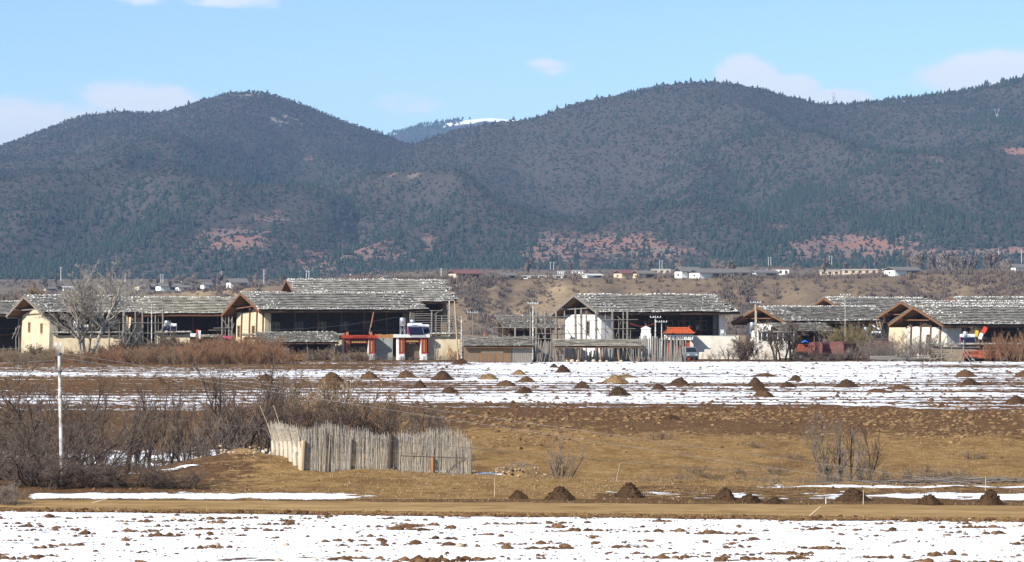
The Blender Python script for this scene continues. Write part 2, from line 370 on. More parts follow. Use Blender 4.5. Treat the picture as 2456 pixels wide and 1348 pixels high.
def ground_material():
    m = bpy.data.materials.new('ground_cover'); m.use_nodes = True; nt = m.node_tree; N = nt.nodes; L = nt.links
    b = N['Principled BSDF']; b.inputs['Specular IOR Level'].default_value = 0; b.inputs['Roughness'].default_value = .95
    geo = N.new('ShaderNodeNewGeometry')
    def noise(sc, d=6, rough=.6, st=None):
        n = N.new('ShaderNodeTexNoise'); n.inputs['Scale'].default_value = sc; n.inputs['Detail'].default_value = d; n.inputs['Roughness'].default_value = rough
        if st:
            mp = N.new('ShaderNodeMapping'); mp.inputs['Scale'].default_value = st; L.new(geo.outputs['Position'], mp.inputs['Vector']); L.new(mp.outputs[0], n.inputs['Vector'])
        else: L.new(geo.outputs['Position'], n.inputs['Vector'])
        return n.outputs['Fac']
    def rmp(s, a, z_, t0=0, t1=1):
        r = N.new('ShaderNodeMapRange'); r.inputs['From Min'].default_value = a; r.inputs['From Max'].default_value = z_; r.inputs['To Min'].default_value = t0; r.inputs['To Max'].default_value = t1; L.new(s, r.inputs['Value']); return r.outputs[0]
    def math_(op, a, c):
        q = N.new('ShaderNodeMath'); q.operation = op
        for k, v in ((0, a), (1, c)):
            if isinstance(v, (int, float)): q.inputs[k].default_value = v
            else: L.new(v, q.inputs[k])
        return q.outputs[0]
    def mix(f, a, c):
        q = N.new('ShaderNodeMix'); q.data_type = 'RGBA'; L.new(f, q.inputs['Factor'])
        for k, v in ((6, a), (7, c)):
            if isinstance(v, tuple): q.inputs[k].default_value = (*v, 1)
            else: L.new(v, q.inputs[k])
        return q.outputs[2]
    def at(n):
        a = N.new('ShaderNodeAttribute'); a.attribute_name = n; return a.outputs['Fac']
    n1 = noise(1.3, 8); n2 = noise(.28, 5); n3 = noise(4.0, 6, .65); n4 = noise(.9, 9, .68)
    soil = mix(rmp(n3, .38, .62), (.076, .043, .024), (.162, .096, .052))
    soil = mix(rmp(n2, .45, .7), soil, (.132, .081, .043))
    grass = mix(rmp(n1, .35, .65), (.205, .124, .050), (.340, .218, .098))
    grass = mix(rmp(n3, .50, .66), grass, (.135, .078, .034))
    grass = mix(rmp(noise(.22, 7, .75), .50, .66), grass, (.140, .080, .036))
    gf = rmp(math_('ADD', at('grass'), rmp(n1, .2, .8, -.55, .55)), .40, .60)
    base = mix(gf, soil, grass)
    sf = math_('ADD', at('snow'), rmp(n4, .2, .8, -.42, .42))
    sfac = rmp(sf, .485, .515)
    col = mix(sfac, base, (.86, .88, .91))
    L.new(col, b.inputs['Base Color'])
    rr = rmp(sfac, 0, 1, .97, .6); L.new(rr, b.inputs['Roughness'])
    bh = math_('ADD', math_('MULTIPLY', n3, .5), math_('MULTIPLY', rmp(sf, .42, .58), .35))
    bp = N.new('ShaderNodeBump'); bp.inputs['Strength'].default_value = .8; bp.inputs['Distance'].default_value = .15; L.new(bh, bp.inputs['Height']); L.new(bp.outputs[0], b.inputs['Normal'])
    return m
GM = ground_material()
def ground_patch(name, xs, ys):
    me, gx, gy, gz = grid_mesh(name, xs, ys, zg); s, g = field_attrs(gx, gy); attr(me, 'snow', s); attr(me, 'grass', g)
    return struct(obj(name, me, GM))
ground_patch('field', np.arange(-62, 62.1, .4), np.concatenate([np.arange(-60, 78, 6), np.arange(78, 240.1, .5)]))
ground_patch('village_ground', np.concatenate([np.arange(-420, -130, 12), np.arange(-130, 130.1, 1.0), np.arange(142, 430, 12)]), np.concatenate([np.arange(240, 430, .9), np.arange(430, 601, 5)]))
for sx in (-1, 1):
    xs = np.linspace(62, 420, 25) * sx
    ground_patch('outer_field', np.sort(xs), np.concatenate([np.arange(-60, 240, 8), [240]]))

# dirt track
def build_road():
    xs = np.arange(-62, 62.1, .35); nv = 17; rows = []
    for k in range(nv):
        t = k / (nv - 1)
        yt = road_top(xs) + .5 * (fbm(xs * .3, 0 * xs, 3, 51) - .5); yb = road_bot(xs) - .4 + .8 * (fbm(xs * .3, 0 * xs, 3, 52) - .5)
        y = yb + (yt - yb) * t
        z = zg(xs, y) + .03 - .05 * np.exp(-((t - .3) / .07) ** 2) - .05 * np.exp(-((t - .68) / .07) ** 2) + .05 * (fbm(xs * .8, y * 1.5, 3, 53) - .5) + .05 * np.sin(t * np.pi)
        z = z - (.06 if k in (0, nv - 1) else 0)
        rows.append(np.stack([xs, y, z], -1))
    v = np.array(rows).reshape(-1, 3); nx = len(xs); i = (np.arange(nv - 1)[:, None] * nx + np.arange(nx - 1)[None]).ravel()
    mk('dirt_track', (.36, .24, .115), (.27, .175, .08), .5, .95, .5, spec=0, stretch=(.35, 1.4, 1), c3=(.16, .10, .05), s3=1.6, lo3=.50, hi3=.72)
    struct(obj('road', mesh_np('road', v, np.stack([i, i + 1, i + nx + 1, i + nx], -1), True), M['dirt_track']))
build_road()

# ------------------------------------------------------------------ river terrace and plateau
def terr(x, y):
    x = np.asarray(x, float); y = np.asarray(y, float)
    right = sst(-260, -40, x)
    lip = 1600 + 90 * (fbm(x * .006, 0 * x, 3, 61) - .5) + 60 * (fbm(x * .022, 0 * x, 3, 62) - .5)
    top = 10.5 + 10.5 * right + 3.0 * sst(170, 240, x) * (1 - sst(265, 300, x)) + .0145 * (y - 1600)
    top = top + 2.2 * (fbm(x * .01, y * .004, 3, 63) - .5)
    w = 130 + 40 * (fbm(x * .015, 0 * x, 2, 64) - .5)
    t = np.clip((y - (lip - w)) / w, 0, 1)
    prof = np.where(t < .8, t / .8 * .80, .80 + (t - .8) / .2 * .2)
    scarp = (t > 0) * (t < 1)
    z = -8 + (top + 8) * prof
    z = z + scarp * np.sin(np.pi * t) * (7 * (fbm(x * .03, y * .012, 4, 65) - .5) + 6.0 * (fbm(x * .07, y * .03, 4, 66) - .5) + 9 * (1 - np.abs(2 * fbm(x * .035, y * .006, 3, 67) - 1) - .7))
    return z
def build_terrace():
    xs = np.concatenate([np.arange(-1500, -380, 20), np.arange(-380, 380.1, 2.5), np.arange(400, 1500, 20)])
    ys = np.concatenate([np.arange(590, 1380, 40), np.arange(1380, 1720, 5), np.arange(1720, 3700, 25)])
    me, gx, gy, gz = grid_mesh('river_terrace', xs, ys, terr)
    n = fbm(gx * .01, gy * .004, 3, 71)
    attr(me, 'pale', np.clip(sst(1700, 1650, gy) * sst(.5, .62, n), 0, 1)); attr(me, 'flat', sst(1610, 1700, gy))
    m = bpy.data.materials.new('terrace_soil'); m.use_nodes = True; nt = m.node_tree; N = nt.nodes; L = nt.links
    b = N['Principled BSDF']; b.inputs['Roughness'].default_value = 1; b.inputs['Specular IOR Level'].default_value = .05
    geo = N.new('ShaderNodeNewGeometry')
    def nz(sc, d=6):
        n = N.new('ShaderNodeTexNoise'); n.inputs['Scale'].default_value = sc; n.inputs['Detail'].default_value = d; n.inputs['Roughness'].default_value = .65; L.new(geo.outputs['Position'], n.inputs['Vector']); return n.outputs['Fac']
    def rmp(s, a, c):
        r = N.new('ShaderNodeMapRange'); r.inputs['From Min'].default_value = a; r.inputs['From Max'].default_value = c; L.new(s, r.inputs['Value']); return r.outputs[0]
    def mix(f, a, c):
        q = N.new('ShaderNodeMix'); q.data_type = 'RGBA'; L.new(f, q.inputs['Factor'])
        for k, v in ((6, a), (7, c)):
            if isinstance(v, tuple): q.inputs[k].default_value = (*v, 1)
            else: L.new(v, q.inputs[k])
        return q.outputs[2]
    at = N.new('ShaderNodeAttribute'); at.attribute_name = 'flat'; at2 = N.new('ShaderNodeAttribute'); at2.attribute_name = 'pale'
    c = mix(rmp(nz(.06), .35, .65), (.215, .155, .092), (.140, .102, .068))
    c = mix(rmp(nz(.25), .52, .70), c, (.095, .070, .055))
    c = mix(at2.outputs['Fac'], c, mix(rmp(nz(.15), .4, .6), (.34, .25, .145), (.22, .155, .09)))
    fl = mix(rmp(nz(.02), .4, .6), (.15, .115, .085), (.20, .155, .105))
    c = mix(at.outputs['Fac'], c, fl)
    L.new(c, b.inputs['Base Color'])
    struct(obj('river_terrace', me, m))
build_terrace()

# ------------------------------------------------------------------ mountains
SIL_L = [(-2400, 620), (-1500, 560), (-900, 480), (-500, 420), (-300, 400), (0, 350), (120, 303), (200, 274), (280, 265), (390, 269), (450, 250), (520, 226), (600, 214), (660, 226), (740, 254), (820, 287), (900, 313), (985, 346), (1100, 392), (1250, 440), (1400, 490), (1700, 560), (2200, 640), (2900, 660)]
SIL_R = [(-800, 652), (100, 650), (450, 640), (600, 590), (720, 520), (800, 470), (880, 415), (935, 372), (985, 347), (1060, 319), (1180, 291), (1260, 288), (1300, 276), (1380, 245), (1480, 226), (1560, 208), (1640, 196), (1700, 194), (1780, 201), (1850, 219), (1920, 238), (1990, 251), (2050, 247), (2100, 239), (2200, 229), (2300, 217), (2380, 201), (2456, 184), (2650, 150), (3000, 180), (3600, 260), (4600, 420)]
SIL_F = [(-900, 500), (-300, 400), (-60, 352), (10, 350), (60, 372), (300, 420), (700, 380), (850, 345), (930, 322), (1000, 301), (1080, 289), (1130, 282), (1180, 277), (1240, 284), (1300, 290), (1400, 300), (1700, 330), (2200, 380), (3000, 450)]
DL, DR, DF = 5300.0, 4950.0, 10500.0
def crest(sil, D):
    a = np.array(sil, float); return (a[:, 0] - CX) * D / F, CH + (YH - a[:, 1]) * D / F
def smooth_interp(x, xs, zs):
    z = np.interp(x, xs, zs)
    for o in (12, 24): z = z + np.interp(x - o, xs, zs) + np.interp(x + o, xs, zs)
    return z / 5
XL, ZL = crest(SIL_L, DL); XR, ZR = crest(SIL_R, DR); XF, ZF = crest(SIL_F, DF)
def hill(x, y, xs, zs, D, d0, z0, seed, amp, back=1500.):
    x = np.asarray(x, float); y = np.asarray(y, float)
    t = np.clip((y - d0) / (D - d0), 0, 1); tb = np.clip((y - D) / back, 0, 1)
    wx = x + (1 - t) * (240 * (fbm(x * .0016, y * .0012, 3, seed) - .5) + 90 * (fbm(x * .006, y * .003, 2, seed + 5) - .5))
    c = smooth_interp(wx, xs, zs)
    p = t ** 1.12 * (1 - .0 * t) ; p = p * (1 - .10 * np.sin(np.pi * t))
    sp = 1 - np.abs(2 * fbm(x * .0021 + .3 * np.sin(y * .0011), y * .0009, 4, seed + 9) - 1)
    z = z0 + (c - z0) * p + amp * np.sin(np.pi * np.clip(t, 0, 1)) ** 1.0 * (sp - .72) * np.clip((c - z0) / 250, 0, 1.2) * (1 - .75 * t ** 3)
    z = z + (1 - t) * t * 4 * 22 * (fbm(x * .009, y * .005, 4, seed + 20) - .5)
    return np.where(y > D, c + (z0 - 60 - c) * (1 - (1 - tb) ** 1.6) , z)
def hl(x, y): return hill(x, y, XL, ZL, DL, 3150., 18., 81, 210)
def hr(x, y): return hill(x, y, XR, ZR, DR, 3150., 26., 91, 210)
def hf(x, y): return hill(x, y, XF, ZF, DF, 8300., 120., 101, 90, 2500.)
RED = [(560, 570, 95, 28, 1.1), (640, 520, 80, 22, .7), (520, 585, 40, 14, 1), (2030, 590, 125, 24, 1.7), (2180, 580, 60, 30, .55), (2120, 600, 60, 10, 1), (1330, 590, 70, 45, .8), (1600, 600, 60, 22, .7), (1480, 580, 150, 40, .7),
       (1534, 512, 5, 22, 1.1), (1040, 580, 25, 26, .7), (860, 600, 120, 40, .5), (2440, 362, 45, 10, 1.2), (2440, 410, 30, 20, .6), (980, 418, 70, 6, .8), (1870, 540, 60, 18, .6), (2250, 380, 50, 12, .6), (760, 640, 60, 20, .5), (1290, 600, 20, 30, .8), (2420, 600, 90, 5, 1.0), (2300, 606, 200, 4, .8), (745, 380, 26, 5, .8)]
ROCK = [(600, 225, 70, 16, .75), (680, 290, 60, 24, .75), (570, 232, 30, 10, .8), (300, 310, 60, 12, .55), (160, 305, 30, 10, .6), (1330, 575, 22, 26, .8), (1600, 605, 20, 14, .9), (1200, 295, 90, 10, .55), (1525, 410, 10, 6, .9), (2235, 255, 40, 6, .7), (2180, 565, 40, 16, .5), (1120, 340, 110, 14, .4)]
def blobs(px, py, lst):
    s = np.zeros_like(px)
    for (a, c, w, h, k) in lst: s = np.maximum(s, k * np.exp(-((px - a) / w) ** 2 - ((py - c) / h) ** 2))
    return s
def hill_material(name, snowy=False):
    m = bpy.data.materials.new(name); m.use_nodes = True; nt = m.node_tree; N = nt.nodes; L = nt.links
    b = N['Principled BSDF']; b.inputs['Roughness'].default_value = 1; b.inputs['Specular IOR Level'].default_value = 0
    geo = N.new('ShaderNodeNewGeometry')
    def nz(sc, d=6, r=.6):
        n = N.new('ShaderNodeTexNoise'); n.inputs['Scale'].default_value = sc; n.inputs['Detail'].default_value = d; n.inputs['Roughness'].default_value = r; L.new(geo.outputs['Position'], n.inputs['Vector']); return n.outputs['Fac']
    def rmp(s, a, c, t0=0, t1=1):
        r = N.new('ShaderNodeMapRange'); r.inputs['From Min'].default_value = a; r.inputs['From Max'].default_value = c; r.inputs['To Min'].default_value = t0; r.inputs['To Max'].default_value = t1; L.new(s, r.inputs['Value']); return r.outputs[0]
    def mix(f, a, c):
        q = N.new('ShaderNodeMix'); q.data_type = 'RGBA'; L.new(f, q.inputs['Factor'])
        for k, v in ((6, a), (7, c)):
            if isinstance(v, tuple): q.inputs[k].default_value = (*v, 1)
            else: L.new(v, q.inputs[k])
        return q.outputs[2]
    def add(a, c):
        q = N.new('ShaderNodeMath'); q.operation = 'ADD'; L.new(a, q.inputs[0]); L.new(c, q.inputs[1]); return q.outputs[0]
    def at(n):
        a = N.new('ShaderNodeAttribute'); a.attribute_name = n; return a.outputs['Fac']
    c = mix(rmp(nz(.006), .38, .62), (.062, .052, .046), (.048, .050, .040))
    c = mix(rmp(nz(.05, 4, .7), .45, .68), c, (.076, .064, .057))
    c = mix(rmp(nz(.11, 3, .7), .56, .66), c, (.036, .036, .033))
    c = mix(rmp(nz(.35, 3, .8), .45, .70), c, (.095, .074, .062))
    c = mix(rmp(nz(.27, 3, .8), .55, .75), c, (.030, .042, .034))
    rf = rmp(add(at('red'), rmp(nz(.045, 6, .75), .2, .8, -.62, .62)), .40, .75)
    c = mix(rf, c, mix(rmp(nz(.03), .4, .6), (.26, .135, .098), (.19, .145, .115)))
    kf = rmp(add(at('rock'), rmp(nz(.05, 6, .8), .2, .8, -.7, .7)), .62, .80)
    c = mix(kf, c, (.30, .27, .235))
    if snowy:
        sf = rmp(add(at('snow'), rmp(nz(.012, 7, .7), .2, .8, -.35, .35)), .48, .54); c = mix(sf, c, (.85, .87, .9))
    L.new(c, b.inputs['Base Color']); return m
def build_hill(name, fn, y0, y1, ny, x0, x1, nx, snowy=False):
    me, gx, gy, gz = grid_mesh(name, np.linspace(x0, x1, nx), np.linspace(y0, y1, ny), fn)
    px = gx / gy * F + CX; py = YH - (gz - CH) / gy * F
    attr(me, 'red', blobs(px, py, RED) + .30 * sst(540, 620, py) * (not snowy)); attr(me, 'rock', blobs(px, py, ROCK))
    attr(me, 'snow', blobs(px, py, [(1175, 280, 100, 14, 1.1), (1110, 290, 70, 12, .75), (938, 318, 16, 5, 1.0), (1060, 300, 50, 14, .45)]))
    return struct(obj(name, me, hill_material(name + '_cover', snowy)))
build_hill('mountain', hl, 3140, 6700, 200, -3300, 1900, 300)
build_hill('mountain', hr, 3140, 6400, 200, -1900, 3000, 300)
build_hill('snowy_mountain', hf, 8300, 12800, 90, -3500, 3200, 260, True)

# forest and scrub on the slopes: uncountable, one object each, small plants set on points
def gn_stuff(name, pts, scl, build, label, cat):
    me = bpy.data.meshes.new(name); me.vertices.add(len(pts)); me.vertices.foreach_set('co', np.asarray(pts, np.float32).ravel())
    a = me.attributes.new('size', 'FLOAT', 'POINT'); a.data.foreach_set('value', np.asarray(scl, np.float32))
    o = obj(name, me, None); tag(o, label, cat, kind='stuff')
    ng = bpy.data.node_groups.new(name, 'GeometryNodeTree')
    ng.interface.new_socket('Geometry', in_out='INPUT', socket_type='NodeSocketGeometry'); ng.interface.new_socket('Geometry', in_out='OUTPUT', socket_type='NodeSocketGeometry')
    N = ng.nodes; L = ng.links; gi = N.new('NodeGroupInput'); go = N.new('NodeGroupOutput')
    inst = build(N, L)
    ip = N.new('GeometryNodeInstanceOnPoints'); L.new(gi.outputs[0], ip.inputs['Points']); L.new(inst, ip.inputs['Instance'])
    na = N.new('GeometryNodeInputNamedAttribute'); na.data_type = 'FLOAT'; na.inputs['Name'].default_value = 'size'; L.new(na.outputs['Attribute'], ip.inputs['Scale'])
    rv = N.new('FunctionNodeRandomValue'); rv.data_type = 'FLOAT_VECTOR'; rv.inputs['Min'].default_value = (-.12, -.12, 0); rv.inputs['Max'].default_value = (.12, .12, 6.28); L.new(rv.outputs['Value'], ip.inputs['Rotation'])
    L.new(ip.outputs[0], go.inputs[0])
    md = o.modifiers.new('scatter', 'NODES'); md.node_group = ng
    return o
def rand_mat(name, c1, c2):
    m = bpy.data.materials.new(name); m.use_nodes = True; N = m.node_tree.nodes; L = m.node_tree.links; b = N['Principled BSDF']
    b.inputs['Roughness'].default_value = 1; b.inputs['Specular IOR Level'].default_value = 0
    oi = N.new('ShaderNodeObjectInfo'); q = N.new('ShaderNodeMix'); q.data_type = 'RGBA'; L.new(oi.outputs['Random'], q.inputs['Factor']); q.inputs[6].default_value = (*c1, 1); q.inputs[7].default_value = (*c2, 1)
    L.new(q.outputs[2], b.inputs['Base Color']); return m
def conifer(mat):
    def f(N, L):
        j = N.new('GeometryNodeJoinGeometry')
        for (z, h, r) in ((0.10, .36, .34), (.28, .36, .27), (.46, .44, .18)):
            c = N.new('GeometryNodeMeshCone'); c.inputs['Vertices'].default_value = 7; c.inputs['Radius Bottom'].default_value = r; c.inputs['Radius Top'].default_value = .02; c.inputs['Depth'].default_value = h
            t = N.new('GeometryNodeTransform'); t.inputs['Translation'].default_value = (0, 0, z); L.new(c.outputs[0], t.inputs['Geometry']); L.new(t.outputs[0], j.inputs[0])
        sm = N.new('GeometryNodeSetMaterial'); sm.inputs['Material'].default_value = mat; L.new(j.outputs[0], sm.inputs['Geometry']); return sm.outputs[0]
    return f
def shrub_blob(mat, sub=2, flat=.8):
    def f(N, L):
        c = N.new('GeometryNodeMeshIcoSphere'); c.inputs['Radius'].default_value = .5; c.inputs['Subdivisions'].default_value = sub
        sp = N.new('GeometryNodeSetPosition'); L.new(c.outputs[0], sp.inputs['Geometry'])
        rv = N.new('FunctionNodeRandomValue'); rv.data_type = 'FLOAT_VECTOR'; rv.inputs['Min'].default_value = (-.30, -.30, -.26); rv.inputs['Max'].default_value = (.30, .30, .30); L.new(rv.outputs['Value'], sp.inputs['Offset'])
        t = N.new('GeometryNodeTransform'); t.inputs['Scale'].default_value = (1, 1, flat); t.inputs['Translation'].default_value = (0, 0, .3); L.new(sp.outputs[0], t.inputs['Geometry'])
        sm = N.new('GeometryNodeSetMaterial'); sm.inputs['Material'].default_value = mat; L.new(t.outputs[0], sm.inputs['Geometry']); return sm.outputs[0]
    return f
def spiky(mat, nk=15):
    def f(N, L):
        r = random.Random(5); j = N.new('GeometryNodeJoinGeometry')
        for k in range(nk):
            c = N.new('GeometryNodeMeshCone'); c.fill_type = 'NONE'; c.inputs['Vertices'].default_value = 3; c.inputs['Radius Bottom'].default_value = .09; c.inputs['Radius Top'].default_value = .03; c.inputs['Depth'].default_value = r.uniform(.5, .95)
            t = N.new('GeometryNodeTransform'); t.inputs['Rotation'].default_value = (r.uniform(.1, 1.15), 0, r.uniform(0, 6.28)); t.inputs['Translation'].default_value = (r.uniform(-.35, .35), r.uniform(-.35, .35), 0); L.new(c.outputs[0], t.inputs['Geometry']); L.new(t.outputs[0], j.inputs[0])
        sm = N.new('GeometryNodeSetMaterial'); sm.inputs['Material'].default_value = mat; L.new(j.outputs[0], sm.inputs['Geometry']); return sm.outputs[0]
    return f
def zmount(x, y): return np.maximum(hl(x, y), hr(x, y))
GREEN = [(2000, 470, 300, 120, .60), (2150, 560, 200, 60, .6), (1850, 590, 120, 40, .55), (1500, 640, 900, 16, .5), (300, 560, 260, 100, .45), (600, 440, 300, 60, .30), (300, 650, 400, 40, .5), (1050, 600, 250, 70, .40), (1780, 620, 100, 14, .8), (590, 600, 70, 14, .8), (1560, 585, 60, 12, .6), (2400, 290, 120, 60, .5), (850, 500, 200, 40, .35), (2350, 660, 300, 30, .35)]
def build_forest():
    n = 260000; x = rng.uniform(-1500, 1500, n); y = rng.uniform(3150, 5400, n)
    keep = np.abs(x / y) < .24; x = x[keep]; y = y[keep]; z = np.maximum(zmount(x, y), terr(x, y)); px = x / y * F + CX; py = YH - (z - CH) / y * F
    dens = .055 + .30 * (1 - sst(3300, 3700, y)) * (.15 + .8 * sst(.40, .55, fbm(x * .004, y * .006, 3, 133))) + blobs(px, py, GREEN) * (.25 + 1.2 * sst(.42, .60, fbm(x * .006, y * .004, 4, 131)))
    bare = blobs(px, py, RED); dens = dens * (1 - .9 * np.clip(bare, 0, 1))
    k = rng.random(len(x)) < dens
    tx, ty, tz = x[k], y[k], z[k]; sz = rng.gamma(6, 1.0, k.sum()).clip(2.5, 10)
    # skyline trees
    rx = []; ry = []; rz = []; rs = []
    for (xs, zs, D, lo, hi, cnt, smin, smax) in ((XR, ZR, DR, 1500, 1960, 90, 4, 10), (XR, ZR, DR, 1960, 2700, 300, 4, 9), (XR, ZR, DR, 1250, 1560, 60, 3, 7), (XL, ZL, DL, -100, 900, 200, 2.5, 6), (XL, ZL, DL, 480, 780, 70, 3, 7), (XR, ZR, DR, 2340, 2460, 8, 12, 18), (XF, ZF, DF, 930, 1110, 150, 9, 16)):
        a = rng.uniform(X(lo, D), X(hi, D), cnt); rx.append(a); ry.append(np.full(cnt, D) + rng.uniform(-40, 25, cnt)); rs.append(rng.uniform(smin, smax, cnt) * rng.uniform(.7, 1.1, cnt))
    rx = np.concatenate(rx); ry = np.concatenate(ry); rs = np.concatenate(rs); rz = np.where(ry > 8000, hf(rx, ry), zmount(rx, ry))
    # far conifers on the blue mountain
    fx = rng.uniform(X(880, DF), X(1150, DF), 2600); fy = rng.uniform(9300, DF, 2600); fz = hf(fx, fy); fpx = fx / fy * F + CX; fk = rng.random(2600) < (1 - sst(1050, 1140, fpx))
    pts = np.concatenate([np.stack([tx, ty, tz - .4], -1), np.stack([rx, ry, rz - .4], -1), np.stack([fx[fk], fy[fk], fz[fk]], -1)])
    gn_stuff('conifer_forest', pts, np.concatenate([sz, rs, rng.uniform(9, 15, fk.sum())]), conifer(rand_mat('conifer_needles', (.020, .036, .028), (.042, .060, .040))), 'dark green conifers covering the mountain slopes and skyline', 'forest')
    k2 = (rng.random(len(x)) < (.80 - .5 * np.clip(bare, 0, 1))) & ~k
    pts = np.stack([x[k2], y[k2], z[k2] - .3], -1)
    gn_stuff('hillside_scrub', pts, rng.gamma(5, .5, len(pts)).clip(1, 5), shrub_blob(rand_mat('scrub_leaf', (.034, .038, .033), (.074, .060, .051)), 1), 'grey brown leafless scrub covering the mountain slopes', 'scrub')
    # terrace scarp and plateau scrub
    n = 26000; x = rng.uniform(-480, 480, n); y = rng.uniform(1400, 3400, n)
    near = y < 1640; d = np.where(near, .55 * sst(.42, .62, fbm(x * .02, y * .01, 3, 141)) + .08, .05 + .30 * sst(.52, .64, fbm(x * .006, y * .003, 3, 142)))
    k = (rng.random(n) < d) & (np.abs(x / y) < .22); x = x[k]; y = y[k]
    nn = 34000; xa = rng.uniform(-330, 330, nn); ya = rng.uniform(1440, 1640, nn); k = rng.random(nn) < .75 * sst(.44, .60, fbm(xa * .025, ya * .012, 3, 143)) + .06; x = np.append(x, xa[k]); y = np.append(y, ya[k])
    pts = np.stack([x, y, terr(x, y) - .2], -1)
    gn_stuff('terrace_scrub', pts, rng.gamma(3, .55, len(pts)).clip(.5, 4), spiky(rand_mat('terrace_leaf', (.105, .080, .068), (.19, .145, .10))), 'purple brown scrub dotted over the river terrace', 'scrub')
build_forest()

# ------------------------------------------------------------------ village houses
def slope_boards(L, y0, z0, y1, z1, wmin, wmax, course, seed, u0=0.0, th=.035, over=.12, sagf=None, lift=.12):
    """shingle boards over a slope from the eave (y0,z0) up to the ridge (y1,z1), rows running along x"""
    r = np.random.default_rng(seed); dy, dz = y1 - y0, z1 - z0; Ls = math.hypot(dy, dz)
    es = np.array((0, dy / Ls, dz / Ls)); en = np.cross((1, 0, 0), es); en = en if en[2] > 0 else -en; eu = np.array((1., 0, 0))
    Ms = []; Ts = []
    nrow = int(math.ceil((Ls + over) / course))
    for i in range(nrow):
        s0 = -over + i * course; u = u0 - .08
        n = int(L / ((wmin + wmax) / 2)) + 2; w = r.uniform(wmin, wmax, n); uc = u + np.cumsum(w) - w / 2; k = uc < u0 + L + .1; w = w[k]; uc = uc[k]; n = len(w)
        ln = course * 1.75 * r.uniform(.85, 1.1, n); ln = np.minimum(ln, Ls - s0 + .06); wave = .07 * (fbm(uc * .35, np.full(n, i * 1.7), 3, seed) - .5) * 2
        off = r.normal(0, .025, n) + wave
        tilt = math.atan2(lift, course) * r.uniform(.85, 1.25, n)
        e2 = es[None] * np.cos(tilt)[:, None] - en[None] * np.sin(tilt)[:, None]; n2 = en[None] * np.cos(tilt)[:, None] + es[None] * np.sin(tilt)[:, None]
        T = np.stack([uc, np.zeros(n), np.zeros(n)], -1) + np.array((0, y0, z0)) + es[None] * (s0 + off + ln / 2)[:, None] + en[None] * (lift + .03 + r.uniform(0, .03, n))[:, None]
        T[:, 2] += (sagf(uc, s0 / Ls) if sagf else 0)
        yaw = r.normal(0, .02, n); ex = eu[None] + e2 * yaw[:, None]
        Ms.append(np.stack([ex * (w * .97)[:, None], e2 * ln[:, None], n2 * th], -1)); Ts.append(T)
    return stamp(BOXV, BOXF, np.concatenate(Ms), np.concatenate(Ts))
def stones_mesh(pos, rmin, rmax, seed, flat=.7):
    r = np.random.default_rng(seed); n = len(pos); s = r.uniform(rmin, rmax, n)
    Mx = rotz(r.uniform(0, 6.3, n)) * np.stack([s * r.uniform(.8, 1.4, n), s * r.uniform(.8, 1.2, n), s * flat * r.uniform(.8, 1.2, n)], -1)[:, None, :]
    v = ICO1[0] * (1 + .0 * ICO1[0]); vv, ff = stamp(v, ICO1[1], Mx, np.asarray(pos)); vv = vv + r.normal(0, rmin * .12, vv.shape); return vv, ff

def gable_roof(root, L, vf, zf, vb, zb, zr, seed, board='wood_orange', shing='shingle', dense=(4.5, 3.0), beams=True, eave_board=None):
    r = np.random.default_rng(seed)
    def sag(u, t): return .14 * (fbm(np.asarray(u) * .11, np.zeros_like(u) + seed, 2, seed) - .5) + (.03 * np.sin(np.asarray(u) * .5))
    mb = MB()
    for (y, z) in ((-vf, zf), (vb, zb)):
        mb.prism([(0, 0, zr - .10), (0, y, z - .10), (0, y, z - .18), (0, 0, zr - .18)], (L, 0, 0))
    roof = mb.build('roof', M['wood_deck'], root)
    a = slope_boards(L, -vf, zf, 0.05, zr, .45, 1.5, .60, seed, sagf=sag); b = slope_boards(L, vb, zb, -.05, zr, .5, .8, .55, seed + 1, sagf=sag)
    v = np.concatenate([a[0], b[0]]); f = np.concatenate([a[1], b[1] + len(a[0])])
    o = obj('shingles', mesh_np('shingles', v, f), M[shing], roof, 'stuff')
    # stones holding the boards down
    def on(u, s): # s from eave 0 to ridge 1, front slope
        y = -vf * (1 - s); z = zf + (zr - zf) * s + .17; return np.stack([u, y, z + sag(u, s)], -1)
    P_ = []
    for (s, sp, pr) in ((.045, .34, .8), (.11, .42, .45), (.985, .42, .85), (.94, .7, .3)):
        u = np.arange(.1, L, sp); u = u[r.random(len(u)) < pr]; P_.append(on(u + r.normal(0, .07, len(u)), s + r.normal(0, .010, len(u))))
    nd = int(dense[0] * 6.0 * 3.0); u = r.uniform(0, 1, nd) ** 1.25 * dense[0] * 1.35; s = r.uniform(.05, 1, nd); k = u < dense[0] * (1.3 - .55 * s); P_.append(on(u[k], s[k]))
    nd = int(dense[1] * 6.0 * 2.6); u = L - r.uniform(0, 1, nd) ** 1.25 * dense[1] * 1.3; s = r.uniform(.05, 1, nd); P_.append(on(u, s))
    n = int(L * .2); P_.append(on(r.uniform(0, L, n), r.uniform(.1, .95, n)))
    n = int(L * 1.2); u = r.uniform(0, L, n); q = on(u, np.ones(n)); q[:, 1] += .25; q[:, 2] -= .02; P_.append(q)
    vv, ff = stones_mesh(np.concatenate(P_), .095, .175, seed + 3)
    obj('roof_stones', mesh_np('roof_stones', vv, ff), M['roof_stone'], roof, 'stuff')
    bm = M[board]
    for u in (-.10, L + .06):
        for (y, z) in ((-vf, zf), (vb, zb)):
            e = np.array((0, y, z - zr)); e = e / np.linalg.norm(e)
            MB().beam((u, e[1] * -.05, zr - .10 - .05 * e[2]), (u, y, z - .10), .07, .30).build('bargeboard', bm, roof)
    MB().beam((-.05, -vf - .05, zf - .12), (L, -vf - .05, zf - .12), .06, .22).build('eave_board', M[eave_board] if eave_board else M['wood_brown'], roof)
    return roof, sag

